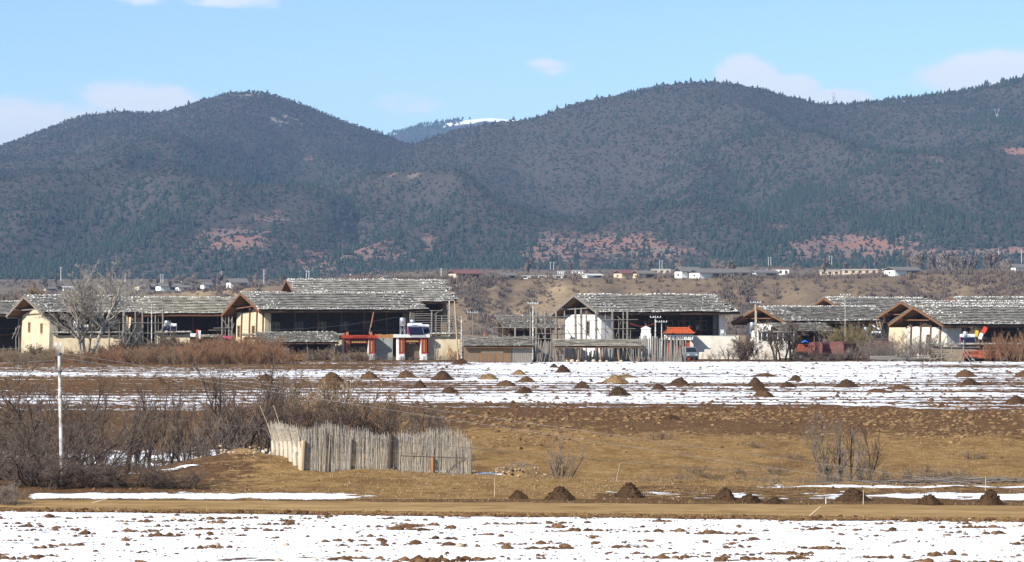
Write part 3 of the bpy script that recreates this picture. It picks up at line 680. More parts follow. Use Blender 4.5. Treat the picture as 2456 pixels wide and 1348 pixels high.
def window(root, cx, y, z0, w, h, frame='frame_tan', axis='x', nx=2, ny=2, depth=.16, sill=True):
    """framed window in a wall that faces -y (axis x) or -x (axis y); its panes and bars are pieces of it"""
    def tr(mb_, a0, a1, d0, d1, z0_, z1_):
        if axis == 'x': mb_.bx(cx + a0, cx + a1, y + d0, y + d1, z0_, z1_)
        else: mb_.bx(y + d0, y + d1, cx + a0, cx + a1, z0_, z1_)
    m = MB(); t = .09
    tr(m, -w / 2 - t, w / 2 + t, -depth, .02, z0 + h, z0 + h + t); tr(m, -w / 2 - t, w / 2 + t, -depth, .02, z0 - t, z0)
    tr(m, -w / 2 - t, -w / 2, -depth, .02, z0, z0 + h); tr(m, w / 2, w / 2 + t, -depth, .02, z0, z0 + h)
    fr = m.build('window', M[frame], root)
    for i in range(nx):
        for j in range(ny):
            g = MB(); tr(g, -w / 2 + i * w / nx + .025, -w / 2 + (i + 1) * w / nx - .025, -depth * .45, -depth * .3, z0 + j * h / ny + .025, z0 + (j + 1) * h / ny - .025); g.build('pane', M['glass'], fr)
    b = MB()
    for i in range(1, nx): tr(b, -w / 2 + i * w / nx - .03, -w / 2 + i * w / nx + .03, -depth * .8, -depth * .2, z0, z0 + h)
    for j in range(1, ny): tr(b, -w / 2, w / 2, -depth * .75, -depth * .25, z0 + j * h / ny - .03, z0 + j * h / ny + .03)
    if b.n and nx > 1: b.build('glazing_bars', M[frame], fr)
    elif b.n:
        for j in range(1, ny):
            q = MB(); tr(q, -w / 2, w / 2, -depth * .75, -depth * .25, z0 + j * h / ny - .03, z0 + j * h / ny + .03); q.build('glazing_bar', M[frame], fr)
    return fr

def house(name, label, px, d, phi, L, vf, zf, vb, zb, zr, seed, wall='earth_cream', board='wood_orange', shing='shingle', ou=1.7, our=1.2, vw=None, vwb=None, posts=(), wins=(), arch=0.0, front=True, dense=(4.5, 3.0), ret=.95, retr=.64, rough_front='wood_dark', wtop=None, eave_board=None, tan_frames=None):
    root = thing(name, label, 'house', (X(px, d), d, 0), phi)
    r = np.random.default_rng(seed + 50)
    roof, sag = gable_roof(root, L, vf, zf, vb, zb, zr, seed, board, shing, dense, eave_board=eave_board)
    vw = vf - 1.6 if vw is None else vw; vwb = vb - 1.6 if vwb is None else vwb
    zt = (zf - .25) if wtop is None else wtop
    W = M[wall]
    # end walls: battered rammed earth, slightly uneven
    for (u0, sgn) in ((ou, 1), (L - our, -1)):
        m = MB(); n = 9; prof = []
        ys = np.linspace(-vw, vwb, n)
        for side in range(2):
            for zz in (0, 1):
                for y in ys:
                    t = (y + vw) / (vw + vwb)
                    top = zt + (arch * math.sin(math.pi * t) if sgn == 1 else 0)
                    bt = .42 * (1 - zz)          # batter
                    yy = y * (1 + bt * .06) ; uu = u0 + (-bt * .55 if side == 0 else .6) * sgn
                    m.v.append((uu, yy, -.3 if zz == 0 else top + float(r.normal(0, .03))))
        n2 = n * 2; q = lambda s, z_, i: s * n2 + z_ * n + i
        for i in range(n - 1):
            m.f += [(q(0, 0, i), q(0, 0, i + 1), q(0, 1, i + 1), q(0, 1, i)), (q(1, 0, i), q(1, 1, i), q(1, 1, i + 1), q(1, 0, i + 1)), (q(0, 1, i), q(0, 1, i + 1), q(1, 1, i + 1), q(1, 1, i))]
        m.f += [(q(0, 0, 0), q(0, 1, 0), q(1, 1, 0), q(1, 0, 0)), (q(0, 0, n - 1), q(1, 0, n - 1), q(1, 1, n - 1), q(0, 1, n - 1))]
        m.n = len(m.v); m.build('end_wall', W, root)
    # front returns, back wall
    MB().prism([(ou + .61, -vw - .02, -.3), (ou + ret, -vw - .02, -.3), (ou + ret, -vw - .0, zt - .02), (ou + .61, -vw + .0, zt - .02)], (0, .6, 0)).build('front_wall', W, root)
    if retr > .7: MB().prism([(L - our - retr, -vw - .02, -.3), (L - our - .61, -vw - .02, -.3), (L - our - .61, -vw, zt - .02), (L - our - retr, -vw, zt - .02)], (0, .6, 0)).build('front_wall', W, root)
    MB().bx(ou + .61, L - our - .61, vwb - .6, vwb - .01, -.3, zb + .1).build('back_wall', W, root)
    # timber front set back under the eave
    yr = -(vw - 2.3); u0, u1 = ou + .62, L - our - .62
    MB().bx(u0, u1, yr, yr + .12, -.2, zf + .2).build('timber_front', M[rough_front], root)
    MB().bx(u0, u1, -vw + .1, yr - .01, 2.75, 2.95).build('balcony_floor', M['wood_brown'], root)
    nb = max(2, int(round((u1 - u0 - 1.4) / 3.6))); us = np.linspace(ou + ret + .15, L - our - retr - .15, nb + 1)
    for u in us:
        MB().tube((u, -vw + .18, -.2), (u, -vw + .18, zf - .35), .13, .11, 8).build('post', M['wood_brown'], root)
    MB().bx(u0, u1, -vw + .02, -vw + .30, zf - .36, zf - .10).build('eave_beam', M['wood_brown'], root)
    for k in range(int((L - .6) / 1.25)):
        u = .7 + k * 1.25; MB().tube((u, -vf + .02, zf - .26), (u, -vw + .6, zf - .26 + (zr - zf) / vf * (vf - vw + .5) - .1), .085, .085, 6).build('rafter', M['wood_orange' if board == 'wood_orange' else 'wood_brown'], root)
    for i in range(nb):
        c = (us[i] + us[i + 1]) / 2
        if front and r.random() < .85: window(root, c, yr, 3.75, 1.9, 1.35, 'frame_tan' if tan_frames else 'wood_brown', nx=3, ny=2)  # front window frames are tan when this is set, otherwise brown
    MB().bx(u0 + .8, u1 - .8, -vw + .16, -vw + .24, 3.75, 3.85).build('balcony_rail', M['wood_brown'], root)
    # open gable: timber screen, purlins and brace
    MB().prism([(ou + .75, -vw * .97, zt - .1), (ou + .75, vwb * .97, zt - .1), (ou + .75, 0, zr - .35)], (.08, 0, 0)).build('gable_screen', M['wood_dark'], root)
    for (t, sd) in ((.96, -1), (.52, -1), (.0, 0), (.52, 1), (.96, 1)):
        y = (-vf if sd < 0 else vb) * t; z = zr + ((zf if sd < 0 else zb) - zr) * t - .34
        MB().tube((-.02, y, z), (ou + 1.4, y, z), .12, .12, 7).build('purlin', M[board], root)
    MB().beam((ou * .45, -vf * .55, zr + (zf - zr) * .55 - .42), (ou * .45, vb * .55, zr + (zb - zr) * .55 - .42), .12, .16).build('tie_beam', M[board], root)
    for t in posts:
        y = -vw + t * (vw + vwb); MB().beam((ou - .30, y * 1.02, -.2), (ou - .06, y, zt + .6), .26, .14, up=(1, 0, 0)).build('timber_post', M['wood_brown'], root)
    for (t, z0, w, h) in wins:
        y = -vw + t * (vw + vwb); window(root, y, ou - .42 * .55 * (1 - z0 / zt) + .06, z0, w, h, 'frame_tan', 'y', 1, 3)
    return root

PHI = R(33)
H1 = house('farmhouse', 'cream rammed-earth farmhouse with two slit windows beside the tall bare tree', 59, 405, PHI, 14.5, 6.3, 6.35, 6.2, 5.95, 8.72, 201, board='wood_grey', shing='shingle', posts=(), wins=((.27, 3.7, .42, 1.25), (.72, 3.8, .42, 1.25)), arch=.75, ret=1.2, dense=(5.2, 2))
H2 = house('farmhouse', 'farmhouse with narrow red-boarded gable behind a tall post rack', 283, 420, R(22), 19.5, 5.6, 6.15, 5.8, 6.0, 8.52, 202, shing='shingle_tan', board='red_paint', posts=(.15, .4, .62, .85), wins=(), ou=1.4, ret=1.0, dense=(5.0, 1.5), eave_board='wood_orange')
H3 = house('farmhouse', 'large cream farmhouse with brown timber posts behind the red and white gateways', 578, 415, PHI, 27.5, 5.7, 6.72, 6.1, 5.9, 9.22, 203, posts=(.80, .52, .27, .05), wins=((.90, 3.0, .5, 1.5), (.38, 3.0, .5, 1.5)), ret=.9, dense=(4.6, 4.0))
H3B = house('farmhouse', 'taller farmhouse whose stone-weighted roof rises behind the timber-posted house', 688, 446, R(22), 25.5, 6.3, 7.95, 6.2, 7.4, 11.35, 204, wall='earth_tan', dense=(5.5, 3.6), front=False, ret=1.0)
H4 = house('farmhouse', 'white farmhouse with red lanterns behind the log palisade', 1378, 425, PHI, 25.4, 6.2, 6.35, 6.6, 5.85, 8.98, 205, wall='lime_white', board='wood_grey', posts=(), wins=((.35, 3.2, .8, 1.9),), vw=4.4, ret=2.2, retr=1.2, dense=(4.2, 3.6), tan_frames=True)
H5 = house('farmhouse', 'long low farmhouse behind the parked red trucks', 1818, 432, PHI, 22.5, 6.5, 5.0, 6.4, 4.85, 7.18, 206, wall='lime_white', dense=(4.0, 1.5), front=False)
H6 = house('farmhouse', 'farmhouse with only its roof showing above the long low farmhouse', 1977, 462, PHI, 20.5, 6.4, 6.0, 6.4, 5.85, 8.58, 207, dense=(4.5, 3.5), front=False)
H7 = house('farmhouse', 'farmhouse gable peeping out between two stone-weighted roofs', 2163, 432, PHI, 26, 6.4, 5.4, 6.4, 5.3, 7.97, 208, dense=(4, 2), front=False)
H10 = house('farmhouse', 'farmhouse with a small orange gable tip between the crowded roofs', 2214, 424, PHI, 24, 6.4, 5.0, 6.4, 5.0, 7.62, 209, dense=(3.5, 2), front=False)
H9 = house('farmhouse', 'rearmost farmhouse of the crowded roofs below the terrace', 2281, 452, PHI, 26, 6.4, 6.2, 6.4, 6.1, 8.6, 210, dense=(4, 2), front=False)
H8 = house('farmhouse', 'whitewashed farmhouse with broad orange gable behind the wooden hay rack', 2192, 402, PHI, 25, 6.15, 4.72, 5.3, 4.75, 7.26, 211, wall='earth_white', posts=(.15, .38, .62, .85), wins=((.42, 2.4, .7, 1.0),), dense=(4.5, 2), vw=4.9, ret=2.6, eave_board='wood_brown')
H0 = house('farmhouse', 'farmhouse half out of view beyond the cream slit-windowed house', -150, 455, R(24), 14.0, 6.0, 5.95, 6.2, 5.95, 8.0, 212, dense=(3, 2), front=False)

# ------------------------------------------------------------------ yards: walls, gateways, sheds, racks
def Lm(px0, px1, d): return (px1 - px0) * d / F
def yard_wall(label, px0, px1, d, py, mat, rz=0.0, th=.5, cop=True, seed=1, shing='shingle', z0=-.3, batter=.10):
    """courtyard wall with a roofed coping; starts at the left end px0"""
    Lw = Lm(px0, px1, d) / math.cos(rz - math.atan2(X(px0, d), d) * 0); zt = Z(py, d)
    t = thing('courtyard_wall', label, 'wall', (X(px0, d), d, 0), rz); r = np.random.default_rng(seed)
    n = max(6, int(Lw / .8)); m = MB(); us = np.linspace(0, Lw, n)
    for u in us:
        zz = zt + float(r.normal(0, .05)); m.v += [(u, -batter, z0), (u, 0, zz), (u, th, zz), (u, th + batter, z0)]
    for i in range(n - 1):
        for k in range(3): m.f.append((i * 4 + k, i * 4 + 4 + k, i * 4 + 5 + k, i * 4 + 1 + k))
    m.f += [(0, 1, 2, 3), tuple((n - 1) * 4 + k for k in (3, 2, 1, 0))]; m.n = len(m.v); m.build('wall', M[mat], t)
    if cop:
        v, f = slope_boards(Lw + .3, -.55, zt + .06, th + .3, zt + .28, .2, .45, .4, seed, u0=-.15, th=.05); c = obj('coping', mesh_np('coping', v, f), M[shing], t, 'stuff')
        u = np.arange(0, Lw, .34); u = u[r.random(len(u)) < .8]; v, f = stones_mesh(np.stack([u, r.uniform(-.35, .2, len(u)), np.full(len(u), zt + .33) + r.uniform(-.04, .05, len(u))], -1), .09, .17, seed); obj('coping_stones', mesh_np('coping_stones', v, f), M['roof_stone'], c, 'stuff')
    return t
yard_wall('cream courtyard wall joined to the slit-windowed farmhouse', 128, 292, 398, 803, 'earth_cream', R(4), seed=301)
yard_wall('pale courtyard wall beside the sawn timber pile', 376, 455, 405, 802, 'earth_cream', R(4), seed=302)
yard_wall('low earth wall under the timber-posted gable', 583, 640, 407, 808, 'earth_cream', R(4), seed=303)
yard_wall('cream wall between the shingled lean-to and the red gateway', 768, 822, 402, 808, 'earth_cream', R(4), seed=304)
yard_wall('grey block wall between the two gateways', 900, 942, 402.5, 811, 'block_grey', R(3), cop=False, seed=305, th=.25, batter=0)
yard_wall('tan earth wall right of the white-topped gateway', 1027, 1104, 402, 806, 'earth_cream', R(4), seed=306)
yard_wall('long white courtyard wall behind the parked van', 1664, 1772, 406, 806, 'earth_white', R(3), cop=False, seed=307, th=.4)
yard_wall('white wall stub beside the dark trunked tree', 1796, 1872, 404, 826, 'earth_white', R(3), cop=False, seed=308, th=.4)
yard_wall('low earth wall with scattered coping stones behind the hay rack', 2235, 2470, 391, 831, 'earth_tan', R(2), seed=309, th=.4)
yard_wall('small pale wall stub left of the hay rack', 2128, 2172, 396, 846, 'earth_white', R(2), cop=False, seed=310, th=.4)
t = thing('plank_screen', 'orange brown plank screen above the grey block wall', 'screen', (X(898, 403.3), 403.3, 0), R(3))
for k in range(5):
    w = Lm(898, 944, 403) / 5; MB().bx(k * w + .015, (k + 1) * w - .015, .3, .36, Z(812, 403), Z(802, 403) + .04 * math.sin(k * 2.1)).build('plank', M['wood_new'], t)

def glyphs(root, x, y, z0, z1, w, n, mat, seed):
    """a column of brush-stroke characters painted on a door strip"""
    r = np.random.default_rng(seed); h = (z1 - z0) / n; m = MB()
    for k in range(n):
        cz = z1 - (k + .5) * h
        m.bx(x - w * .06, x + w * .06, y - .012, y, cz - h * .38, cz + h * .38)
        for q in range(3):
            zz = cz + h * (.28 - .26 * q); a = w * r.uniform(.22, .42); m.bx(x - a, x + a, y - .013, y - .001, zz - h * .05, zz + h * .05)
        m.beam((x - w * .32, y - .006, cz - h * .36), (x - w * .05, y - .006, cz - h * .06), .013, h * .09, up=(0, 1, 0)); m.beam((x + w * .32, y - .006, cz - h * .36), (x + w * .05, y - .006, cz - h * .06), .013, h * .09, up=(0, 1, 0))
    return m.build('gilt_lettering', M[mat], root, kind='stuff')
def gateway(label, px0, px1, d, py, slab, rz, seed, red_top):
    w = Lm(px0, px1, d); zt = Z(py, d); t = thing('gateway', label, 'gate', (X(px0, d), d, 0), rz); dp = 1.5
    MB().bx(-.35, w + .35, -dp * .5 - .25, dp * .5 + .2, zt - .02, zt + .40).build('lintel_slab', M[slab], t)
    if red_top:
        MB().bx(-.34 + .3, w + .34, -dp * .5 - .275, -dp * .5 - .252, zt + .0, zt + .36).build('red_fascia', M['red_paint'], t)
        gl = MB()
        for k in range(7): gl.bx(w * .30 + k * .28, w * .30 + k * .28 + .17, -dp * .5 - .29, -dp * .5 - .276, zt + .07, zt + .27)
        gl.build('gilt_lettering', M['red_dark'], t, kind='stuff')
    for (x0, x1) in ((0, .85), (w - .85, w)):
        p = MB().bx(x0, x1, -dp * .5, dp * .5, -.2, zt - .03).build('pillar', M['white_paint'], t)
        MB().bx(x0 + .05, x1 - .03, -dp * .5 - .03, -dp * .5 - .004, .85, zt - .04).build('couplet_board', M['red_paint'], p)
        MB().bx(x0 + .22, x1 - .20, -dp * .5 - .036, -dp * .5 - .031, 1.05, zt - .35).build('couplet_panel', M['red_dark'], p)
        glyphs(p, (x0 + x1) / 2 + .01, -dp * .5 - .037, 1.1, zt - .4, .34, 7, 'gold', seed)
        MB().bx(x0 + .2, x1 - .2, -dp * .5 - .05, -dp * .5 - .004, 0.05, .62).build('plinth', M['white_paint'], p); MB().bx(x0 + .32, x1 - .32, -dp * .5 - .06, -dp * .5 - .051, .1, .5).build('plinth_panel', M['concrete'], p)
    MB().bx(.86, w - .86, -dp * .5 + .1, -dp * .5 + .22, zt - .72, zt - .03).build('head_board', M['red_dark'], t)
    gl = MB()
    for k in range(8): gl.bx(1.15 + k * (w - 2.3) / 8, 1.15 + (k + .6) * (w - 2.3) / 8, -dp * .5 + .09, -dp * .5 + .099, zt - .60, zt - .38)
    gl.build('gilt_lettering', M['gold'], t, kind='stuff')
    for k in range(2):
        x0 = .9 + k * (w - 1.8) / 2; dr = MB().bx(x0 + .01, x0 + (w - 1.8) / 2 - .01, .25, .35, 0, zt - .9).build('door_leaf', M['plank_brown' if not red_top else 'wood_dark'], t)
        MB().bx(x0 + .12, x0 + (w - 1.8) / 2 - .12, .22, .249, .25, 1.0).build('door_panel', M['plank_brown'], dr); MB().bx(x0 + .12, x0 + (w - 1.8) / 2 - .12, .22, .249, 1.25, zt - 1.2).build('door_panel', M['plank_brown'], dr)
    return t, w, zt
g1, gw1, gz1 = gateway('red-topped village gateway with red couplet boards', 822, 897, 400.5, 811, 'red_paint', R(14), 1, True)
for k, x in enumerate((.55, gw1 * .9)): MB().bx(x, x + .28, .1, .4, gz1 + .405, gz1 + .85).build('finial', M['wood_new'], g1)
g2, gw2, gz2 = gateway('white-slabbed gateway with red couplet boards under the solar heater', 953, 1023, 400.5, 809, 'white_paint', R(14), 2, False)

# sheds
def lean_roof(root, L, y0, z0, y1, z1, seed, mat='shingle', stones=True, wmin=.18, wmax=.4, dens=1.0):
    m = MB().prism([(0, y0, z0), (0, y1, z1), (0, y1, z1 - .1), (0, y0, z0 - .1)], (L, 0, 0)); ro = m.build('roof', M['wood_brown'], root)
    v, f = slope_boards(L + .2, y0, z0, y1, z1, wmin, wmax, .45, seed, u0=-.1, th=.045); obj('shingles', mesh_np('shingles', v, f), M[mat], ro, 'stuff')
    if stones:
        r = np.random.default_rng(seed); n = int(L * abs(y1 - y0) * 1.5 * dens) + int(L * 2); u = r.uniform(0, L, n); s = r.random(n); s[:int(L * 2)] = np.where(r.random(int(L * 2)) < .5, .05, .97)
        v, f = stones_mesh(np.stack([u, y0 + (y1 - y0) * s, z0 + (z1 - z0) * s + .16], -1), .08, .15, seed); obj('roof_stones', mesh_np('roof_stones', v, f), M['roof_stone'], ro, 'stuff')
    return ro
t = thing('lean_to_shed', 'shingled lean-to shed with firewood stacked inside', 'shed', (X(618, 396), 396, 0), R(10))
w = Lm(618, 800, 396) / math.cos(R(10)); lean_roof(t, w + .4, -2.0, 2.35, 2.6, 3.75, 321, dens=1.6)
for k in range(9): MB().bx(k * .36, k * .36 + .34, -.1, -.04, -.1, 2.6 + .04 * math.sin(k * 3)).build('plank', M['plank_brown' if k % 3 else 'wood_new'], t)
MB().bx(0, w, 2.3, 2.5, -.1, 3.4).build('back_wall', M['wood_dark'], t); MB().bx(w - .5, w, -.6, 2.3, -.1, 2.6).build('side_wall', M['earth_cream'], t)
for x in (.1, 3.4, 6.6, w - .15): MB().tube((x, -1.6, -.1), (x, -1.6, 2.38), .09, .08).build('post', M['wood_grey'], t)
t = thing('plank_door', 'grey plank door leaning at the firewood shed', 'door', (X(672, 392), 392, 0), R(8))
for k in range(5): MB().bx(k * .25, k * .25 + .235, 0, .04, -.05, 1.75 + .06 * math.sin(k * 2.3)).build('plank', M['wood_grey'], t)
MB().bx(0, 1.24, .041, .09, .5, .62).build('batten', M['wood_grey'], t)

def firewood(label, px0, px1, d, py, rz, mat, seed, rr=.075):
    w = Lm(px0, px1, d); h = Z(py, d); t = thing('firewood_stack', label, 'firewood', (X(px0, d), d, 0), rz); r = np.random.default_rng(seed)
    ns = 0
    for j in range(int(h / (rr * 1.75))):
        for i in range(int(w / (rr * 2.05))):
            x = (i + .5 + .5 * (j % 2)) * rr * 2.05; z = rr + j * rr * 1.75
            if z > h * (.75 + .3 * math.sin(i * .4 + seed)): continue
            q = rr * r.uniform(.75, 1.08); ns += 1
            if ns > 290: break
            MB().tube((x + r.normal(0, .01), -.3 + r.normal(0, .04), z), (x + r.normal(0, .02), .3, z), q, q, 6).build('log', M[mat], t)
    return t
firewood('stack of split firewood inside the shingled lean-to shed', 697, 742, 394, 846, R(6), 'firewood', 5, .09)
firewood('tall stack of split firewood at the end of the tan earth wall', 1074, 1102, 401, 822, R(4), 'firewood', 9, .085)
t = thing('timber_pile', 'pile of sawn orange timber beside the pale courtyard wall', 'timber', (X(415, 401), 401, 0), R(5))
for j in range(6):
    for i in range(2): MB().box((1.0 + i * .35 - .2 + .1 * math.sin(j * 5), .3 * i, .95 + j * .16), (1.7 + .3 * math.sin(j * 7 + i), .25, .13), rz=.04 * math.sin(j * 3)).build('plank', M['wood_new'], t)
MB().bx(.1, 2.0, -.2, .6, 0, .87).build('bearer', M['wood_brown'], t)

t = thing('plank_shed', 'low brown plank shed with double doors and a brushwood roof', 'shed', (X(1113, 386), 386, 0), R(2))
w = Lm(1113, 1277, 386); wd = Lm(1113, 1228, 386); zt = Z(833, 386)
n = 34
for k in range(n):
    x0 = k * w / n; x1 = (k + 1) * w / n
    if .85 * wd * .38 < x0 < wd * .99: continue
    MB().bx(x0 + .01, x1 - .01, 0, .06, -.15, zt + .05 * math.sin(k * 4.1)).build('plank', M['plank_brown' if x0 < wd else 'wood_grey'], t)
dx0 = .85 * wd * .38 + .1
for k in range(4):
    a = dx0 + k * (wd - dx0) / 4; b = dx0 + (k + 1) * (wd - dx0) / 4; dl = MB().bx(a + .03, b - .03, .02, .07, 0, zt - .1).build('door_leaf', M['plank_brown'], t)
    MB().bx(a, a + .06, -.03, .1, -.1, zt).build('door_post', M['wood_new'], t)
    for q in range(7): MB().bx(a + .08, b - .05, -.005, .018, .08 + q * (zt - .3) / 7, .05 + (q + .86) * (zt - .3) / 7).build('slat', M['plank_brown'], dl)
MB().bx(dx0 + .1, wd * .82, -.012, -.004, zt - .75, zt - .52).build('paper_strip', M['wood_pale'], t)
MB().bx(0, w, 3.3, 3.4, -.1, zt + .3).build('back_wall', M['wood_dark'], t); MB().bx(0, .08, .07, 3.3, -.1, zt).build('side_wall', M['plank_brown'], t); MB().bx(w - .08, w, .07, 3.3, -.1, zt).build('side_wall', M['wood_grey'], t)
lean_roof(t, w + .1, -.7, zt + .05, 3.6, Z(812, 386), 331, stones=True, wmin=.3, wmax=.9, dens=.25)
r = np.random.default_rng(347); br = MB()
for k in range(110):
    u = r.uniform(0, w); s = r.random(); a = r.normal(0, .5); ln = r.uniform(.4, 1.2); y = -.75 + 4.2 * s; z = zt + .05 + s * (Z(812, 386) - zt) + r.uniform(.14, .26); br.tube((u - ln * math.cos(a), y - .5 * ln * math.sin(a), z), (u + ln * math.cos(a), y + .5 * ln * math.sin(a), z + r.normal(0, .04)), .035, .02, 5)
br.build('brushwood', M['wood_grey'], t, kind='stuff')
mk('log_weathered', (.27, .25, .225), (.16, .14, .12), 4, .9, .3, stretch=(3, 3, .3)); mk('log_brown', (.27, .20, .13), (.17, .12, .08), 4, .9, .3, stretch=(3, 3, .3))
def log_mesh(seed, h, rr):
    r = np.random.default_rng(seed); m = MB(); k = 4; p = np.array((0., 0, -.3)); 
    pts = [np.array((r.normal(0, .02), r.normal(0, .02), -.3 + (h + .3) * i / k)) for i in range(k + 1)]
    for i in range(k):
        m.tube(pts[i], pts[i + 1], rr * (1 - .07 * i), rr * (1 - .07 * (i + 1)), 7, cap=(i == k - 1))
    return m.mesh('log')
LOGS = []
for i in range(10):
    me = log_mesh(400 + i, 2.4, .115); me.materials.append(M['log_brown' if i in (3, 8) else 'log_weathered']); LOGS.append(me)
def palisade(label, px0, px1, d, py, rz, seed, gap=1.0, lean=.03, lo=None):
    w = Lm(px0, px1, d); t = thing('palisade', label, 'fence', (X(px0, d), d, 0), rz); r = np.random.default_rng(seed); x = .08; h = Z(py, d)
    while x < w:
        o = obj('log', LOGS[int(r.integers(10))], None, t); o.location = (x, r.normal(0, .05), 0); o.rotation_euler = (r.normal(0, .02), r.normal(0, lean), r.uniform(0, 6)); s = r.uniform(.75, 1.2)
        hh = h * r.uniform(.90, 1.08) * (lo(x / w) if lo else 1); o.scale = (s, s, hh / 2.4); x += .115 * 2 * s * r.uniform(.72, 1.02) * gap
    return t
palisade('weathered log palisade beside the plank shed', 1279, 1345, 388.5, 820, 0, 341)
palisade('short leaning logs under the brushwood roof', 1338, 1545, 388.2, 838, 0, 342, 1.15, .14, lambda s: .85 + .25 * abs(math.sin(s * 9)))
palisade('tall log palisade in front of the tiled gate', 1530, 1645, 387, 808, 0, 343, 1.0, .035)
t = thing('brushwood_shelter', 'open shelter with a brushwood roof on crooked posts in the palisade', 'shelter', (X(1330, 386.6), 386.6, 0), 0)
w = Lm(1330, 1540, 386); lean_roof(t, w, -.9, Z(833, 386) , 2.6, Z(817, 386), 345, mat='shingle_tan', stones=False, wmin=.5, wmax=1.6)
r = np.random.default_rng(346)
br = MB()
for k in range(120):
    u = r.uniform(0, w); s = r.random(); a = r.normal(0, .35); ln = r.uniform(.5, 1.6); y = -.9 + 3.5 * s; z = Z(833, 386) + s * (Z(817, 386) - Z(833, 386)) + r.uniform(.14, .26); br.tube((u - ln * math.cos(a), y - .3 * ln * math.sin(a), z), (u + ln * math.cos(a), y + .3 * ln * math.sin(a), z + r.normal(0, .03)), .035, .02, 5)
br.build('brushwood', M['wood_grey'], t, kind='stuff')
for (x, x2) in ((.3, .1), (3.1, 3.2), (6.0, 6.2), (8.6, 8.3), (10.9, 11.4), (w - .4, w - .3)): MB().tube((x, -.6, -.2), (x2, -.6, Z(834, 386)), .13, .10, 7).build('post', M['log_brown'], t)
for (px, py, s) in ((1372, 858, .30), (1386, 862, .26), (1424, 862, .3), (1440, 864, .22), (1360, 864, .2), (1405, 865, .18), (1455, 866, .2), (1490, 866, .22)):
    v = ICO2[0] * np.array((s, s * .8, s * .8)); v = v * (1 + .18 * (fbm(v[:, 0] * 7 + px, v[:, 1] * 7 + v[:, 2] * 5, 2, 3)[:, None] - .5) * 2)
    o = obj('boulder', mesh_np('boulder', v, ICO2[1]), M['field_stone'], None); o.location = (X(px, 385.3), 385.3, s * .55); tag(o, 'tan boulder lying at the foot of the short leaning logs', 'rock', 'boulders under the brushwood roof')

# drying racks of tall posts and rails
def rack(label, d, posts, rails, braces, mat='wood_grey', rr=.15, name='drying_rack', rail_r=.055):
    px0 = posts[0][0]; t = thing(name, label, 'rack', (X(px0, d), d, 0), 0); r = np.random.default_rng(int(px0))
    for (px, py, s) in posts:
        x = Lm(px0, px, d); h = Z(py, d); m = MB(); q = rr * s
        m.tube((x + r.normal(0, .05), 0, -.3), (x, 0, h * .92), q, q * .85, 7, False); m.tube((x, 0, h * .92), (x + r.normal(0, .02), 0, h), q * .85, q * .3, 7); m.build('post', M[mat], t)
    for (pa, pb, py, yo) in rails: MB().tube((Lm(px0, pa, d), yo, Z(py, d)), (Lm(px0, pb, d), yo, Z(py, d) + r.normal(0, .04)), rail_r, rail_r * .8, 5).build('rail', M[mat], t)
    for (pa, ya, pb, yb, yo) in braces: MB().tube((Lm(px0, pa, d), yo, max(Z(ya, d), -.2)), (Lm(px0, pb, d), yo * .2, Z(yb, d)), rail_r * 1.15, rail_r, 5).build('brace', M[mat], t)
    return t
rack('tall post drying rack in front of the narrow red-boarded gable', 397, [(262, 771, .8), (297, 743, 1.35), (325, 740, .8), (342, 737, 1.0), (373, 755, .8), (391, 736, 1.1), (286, 762, .4), (355, 760, .4), (380, 762, .4), (409, 768, .4)], [(266, 415, 774, -.2), (290, 400, 799, -.2), (290, 400, 825, -.2), (246, 282, 786, .2), (246, 282, 790, .25), (246, 282, 795, .2), (246, 282, 806, .2)], [(268, 842, 300, 792, -.9), (297, 840, 325, 785, -.9), (318, 838, 345, 782, -.9), (345, 830, 300, 785, -.5), (372, 812, 392, 785, -.9)])
rack('short braced post rack beside the timber-posted gable', 406, [(533, 760, 1.0), (549, 760, .9), (557, 760, .9), (541, 762, .4)], [(512, 562, 787, -.2), (500, 545, 792, .2), (528, 562, 811, -.2)], [(522, 840, 535, 790, -.8), (543, 838, 562, 775, -.9), (534, 765, 556, 800, -.1), (556, 765, 534, 800, .1), (554, 842, 562, 800, -.7)])
rack('tall pointed-post drying rack in front of the white farmhouse', 412, [(1273, 748, 1.0), (1287, 741, 1.2), (1308, 742, 1.0), (1334, 745, 1.3), (1354, 745, .95), (1380, 738, 1.2), (1394, 738, 1.3), (1406, 746, .8), (1430, 741, 1.3), (1452, 752, .6), (1469, 741, 1.1), (1495, 745, .8), (1505, 740, 1.2), (1320, 760, .35), (1345, 765, .35), (1484, 762, .4), (1512, 790, .5)],
     [(1275, 1428, 760, -.2), (1275, 1400, 780, -.2), (1280, 1410, 800, -.2), (1408, 1530, 768, -.2), (1418, 1524, 789, -.2), (1275, 1335, 812, -.2)], [(1315, 770, 1340, 800, -.2), (1360, 790, 1380, 826, -.3), (1385, 772, 1420, 815, -.3), (1290, 765, 1305, 812, .3), (1432, 785, 1446, 815, .3), (1480, 758, 1500, 775, -.3), (1497, 800, 1520, 818, -.8), (1452, 790, 1470, 815, .4), (1475, 815, 1490, 770, .4)])
rack('horizontal pole hay rack at the right end of the timber-posted farmhouse', 409, [(984, 748, .8), (1036, 745, 1.0), (1077, 720, .8)], [(986, 1034, 753, 0), (986, 1034, 758, 0), (986, 1034, 763, 0), (986, 1036, 768.5, 0), (986, 1036, 774, 0), (990, 1036, 780, 0), (990, 1036, 786, 0), (1030, 1060, 745, 0)], [(1040, 755, 1062, 742, .2)])
rack('stacked pole crib below the taller roof', 424, [(1046, 752, .7), (1060, 756, .7), (1090, 745, .7)], [(1040, 1092, 758 + 5.6 * k, 0) for k in range(8)], [])
